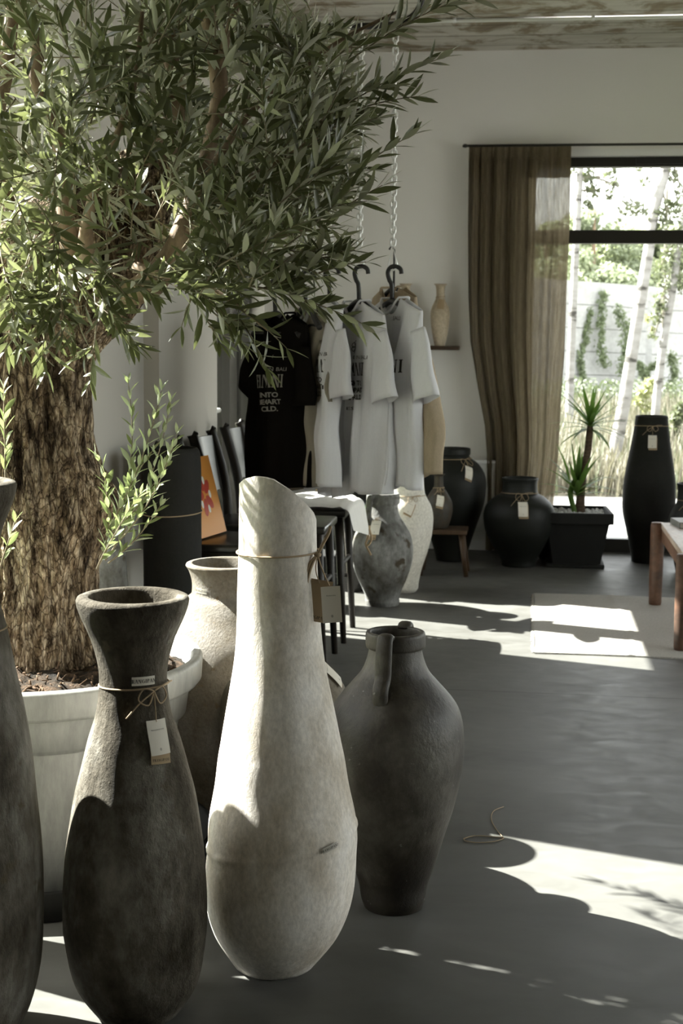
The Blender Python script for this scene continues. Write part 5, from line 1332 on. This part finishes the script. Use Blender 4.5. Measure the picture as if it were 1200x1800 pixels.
# birches
def birch(pts, wpx, lab, dark=False, leaves=(), mat=None, base=True):
    P_ = [D(x, y, d) for x, y, d in pts]
    root = empty('birch_tree', (P_[0].x, P_[0].y, 0), lab, 'tree', 'birch trees outside')
    if base: P_.insert(0, Vector((P_[0].x-(P_[1].x-P_[0].x)*.2, P_[0].y, -.05)))
    sp = smooth3(P_, 6); n = len(sp)
    r0 = wpx[0]*pts[0][2]/FPX/2; r1 = wpx[1]*pts[-1][2]/FPX/2
    MB().tube(sp, [r0+(r1-r0)*i/n for i in range(n)], 14).build('trunk', M['birch_dark'] if dark else M['birch'], root)
    lm_ = MB(); bm_ = MB()
    for (x, y, rpx, cnt_) in leaves:
        d = pts[len(pts)//2][2]; c = D(x, y, d); leafcloud(lm_, c, rpx*1.5*d/FPX, cnt_, .030 if d < 18 else .042)
        # a thin drooping branch reaching the leaves
        k = min(range(n), key=lambda i: (sp[i]-c).length+max(0, c.z-sp[i].z)*0); s = sp[min(n-1, k+2)]
        bm_.tube(smooth3([s, s.lerp(c, .5)+Vector((0, 0, .15)), c], 4), [.012]*4+[.008]*4+[.004], 5)
    if leaves: lm_.build('foliage', mat or M['birch_leaf'], root); bm_.build('branches', M['birch_dark'], root)
birch([(1000, 775, 19), (1002, 660, 19), (1006, 560, 19), (1012, 430, 19), (1020, 290, 19), (1028, 180, 19), (1034, 60, 19)], (16, 10), 'straight white birch nearest the curtain', leaves=[(1036, 310, 9, 60), (1040, 335, 10, 70), (1034, 360, 7, 40), (1008, 300, 4, 10), (1070, 302, 9, 24), (1076, 322, 9, 22), (1068, 345, 8, 14), (1084, 300, 6, 12), (1100, 362, 12, 30), (1116, 370, 12, 34), (1122, 358, 9, 18), (1095, 378, 12, 20), (1082, 392, 8, 12), (1130, 372, 8, 16)])
birch([(1076, 820, 13.6), (1085, 770, 13.6), (1098, 700, 13.6), (1112, 610, 13.6), (1125, 530, 13.6), (1138, 450, 13.6), (1150, 370, 13.6), (1172, 290, 13.6), (1192, 200, 13.6), (1210, 80, 13.6)], (25, 15), 'thick white birch leaning right in the middle of the door', leaves=[(1156, 385, 14, 60), (1170, 372, 14, 60), (1180, 395, 16, 70), (1152, 402, 9, 40), (1192, 360, 14, 70), (1196, 335, 10, 40), (1186, 310, 8, 24), (1120, 300, 7, 14), (1132, 322, 7, 12), (1176, 300, 9, 24)])
birch([(1150, 750, 16.5), (1156, 680, 16.5), (1166, 600, 16.5), (1180, 520, 16.5), (1190, 450, 16.5), (1200, 380, 16.5), (1212, 290, 16.5), (1230, 150, 16.5)], (16, 10), 'slim white birch rising behind the tall black vase', leaves=[(1160, 470, 14, 60), (1172, 500, 13, 60), (1160, 530, 13, 60), (1152, 560, 9, 40), (1182, 465, 16, 90), (1196, 500, 13, 60), (1178, 440, 12, 60), (1196, 440, 14, 80), (1150, 590, 8, 24), (1158, 545, 10, 34)])
birch([(1163, 640, 24), (1165, 560, 24), (1168, 470, 24), (1170, 420, 24), (1172, 330, 24)], (7, 5), 'thin dark birch behind the slim white one', dark=True, leaves=[(1160, 500, 8, 30), (1166, 460, 10, 40)])
# yellow green bush and right hand shrubs
mb = MB()
for x, y, rr, n_ in ((1130, 690, 10, 50), (1140, 680, 12, 60), (1122, 705, 8, 30), (1148, 670, 6, 24), (1135, 715, 8, 30), (1140, 560, 6, 20), (1146, 580, 5, 14)): leafcloud(mb, D(x, y, 17.5), rr*1.3*17.5/FPX, n_*2, .03)
q = D(1135, 800, 17.5); mb.tube([Vector((q.x, q.y, 0)), D(1133, 740, 17.5), D(1136, 690, 17.5)], .01, 5)
tag(mb.build('bush', M['yellow_leaf']), 'yellow green sapling between the birch trunks', 'bush')
mb = MB()
for x, y, rr, n_ in ((1190, 735, 14, 110), (1196, 765, 14, 110), (1182, 760, 10, 60), (1198, 715, 10, 60), (1215, 760, 20, 140)): leafcloud(mb, D(x, y, 15.5), rr*15.5/FPX, n_*2, .032)
q = D(1192, 760, 15.5); mb.tube([Vector((q.x, q.y, 0)), q], .015, 5)
tag(mb.build('bush', M['birch_leaf']), 'bright green bush right of the tall black vase', 'bush')
# pine wood beyond the fence
k = 0
for x in list(range(-40, 100, 1)):
    pass
tr_rng = random.Random(3)
labs = ['tall pine rising above the fence behind the left birch', 'pine crown in the middle of the wood beyond the fence', 'pine beyond the fence, right of the middle']
px_list = [(960, 395, 44), (985, 400, 47), (1003, 412, 50), (1020, 400, 46), (1045, 368, 44), (1068, 418, 50), (1085, 425, 46), (1105, 428, 52), (1122, 415, 48), (1140, 395, 45), (1158, 405, 50), (1180, 398, 46), (1205, 390, 48), (1235, 385, 50), (1270, 380, 46)]
for i, (x, y, d) in enumerate(px_list):
    top = D(x, y, d); bse = Vector((top.x, top.y, 0))
    if 1000 < x < 1200: lab = ['conical pine with its tip left of all others above the transom bar', 'pine whose top rises highest beside the left birch', 'darker pine just right of the highest one', 'low topped pine above the widest ivy strand', 'pine behind the leaning birch', 'pine tree just right of the leaning birch top', 'pine behind the slim birch', 'pine behind the dark thin birch', 'pine at the right side of the door view', 'pine seen at the far right of the wood', 'pine in the back of the wood'][min(10, [j for j, q in enumerate([q for q in px_list if 1000 < q[0] < 1200]) if q[0] == x][0])]
    else: lab = {960: 'pine beyond the fence hidden by the curtain, farther left one', 985: 'pine beyond the fence just behind the sheer edge of the curtain', 1205: 'pine beyond the fence just outside the right picture edge', 1235: 'pine beyond the fence outside the view, second past the right edge', 1270: 'pine beyond the fence outside the view, farthest to the right'}[x]
    root = empty('pine_tree', bse, lab, 'tree', 'pines beyond the fence')
    MB().tube([bse, bse.lerp(top, .5), top], [.16, .11, .03], 7).build('trunk', M['limb'], root)
    mb = MB(); H_ = top.z
    for j in range(34):
        t = tr_rng.random()**.8; z = H_*(.22+.76*t); rad_ = 2.3*(1-t)**.6+.3; a = tr_rng.uniform(0, 2*pi)
        leafcloud(mb, (top.x+rad_*.75*cos(a), top.y+rad_*.75*sin(a), z), .95*(1-.5*t), 330, .085, tr_rng, .5)
    mb.build('foliage', M['pine'] if i % 3 else M['pine_light'], root)
# trees added out of frame beyond the left windows, for the light
for i, (x, y, h_, r) in enumerate([(-9.5, 3.5, 3.6, 1.6), (-10.5, 7.5, 4.2, 1.8), (-9.0, 11.5, 4.0, 1.7), (-11, 15.5, 5.0, 2.0), (-8.5, 19.5, 5.0, 2.0), (-13, .5, 5.0, 2.0), (-14, 12, 6.5, 2.4)]):
    root = empty('added_tree', (x, y, 0), ['added leafy tree outside the shop window beside the trunk', 'added leafy tree outside the left windows, second from the camera', 'added leafy tree outside behind the olive crown', 'added tree outside far behind the olive crown', 'farthest added tree outside the left windows', 'added tree outside the left windows, nearest the camera', 'tallest added tree outside the left windows'][i], 'tree', 'added trees left of the building')
    MB().tube([(x, y, 0), (x+.1, y, h_*.6)], [.12, .07], 8).build('trunk', M['limb'], root)
    mb = MB()
    for j in range(22):
        a = tr_rng.uniform(0, 2*pi); rr = r*sqrt(tr_rng.random())*.8; leafcloud(mb, (x+rr*cos(a), y+rr*sin(a), h_*tr_rng.uniform(.25, .92)), r*.42, 90, .10, tr_rng)
    mb.build('foliage', M['birch_leaf'], root)
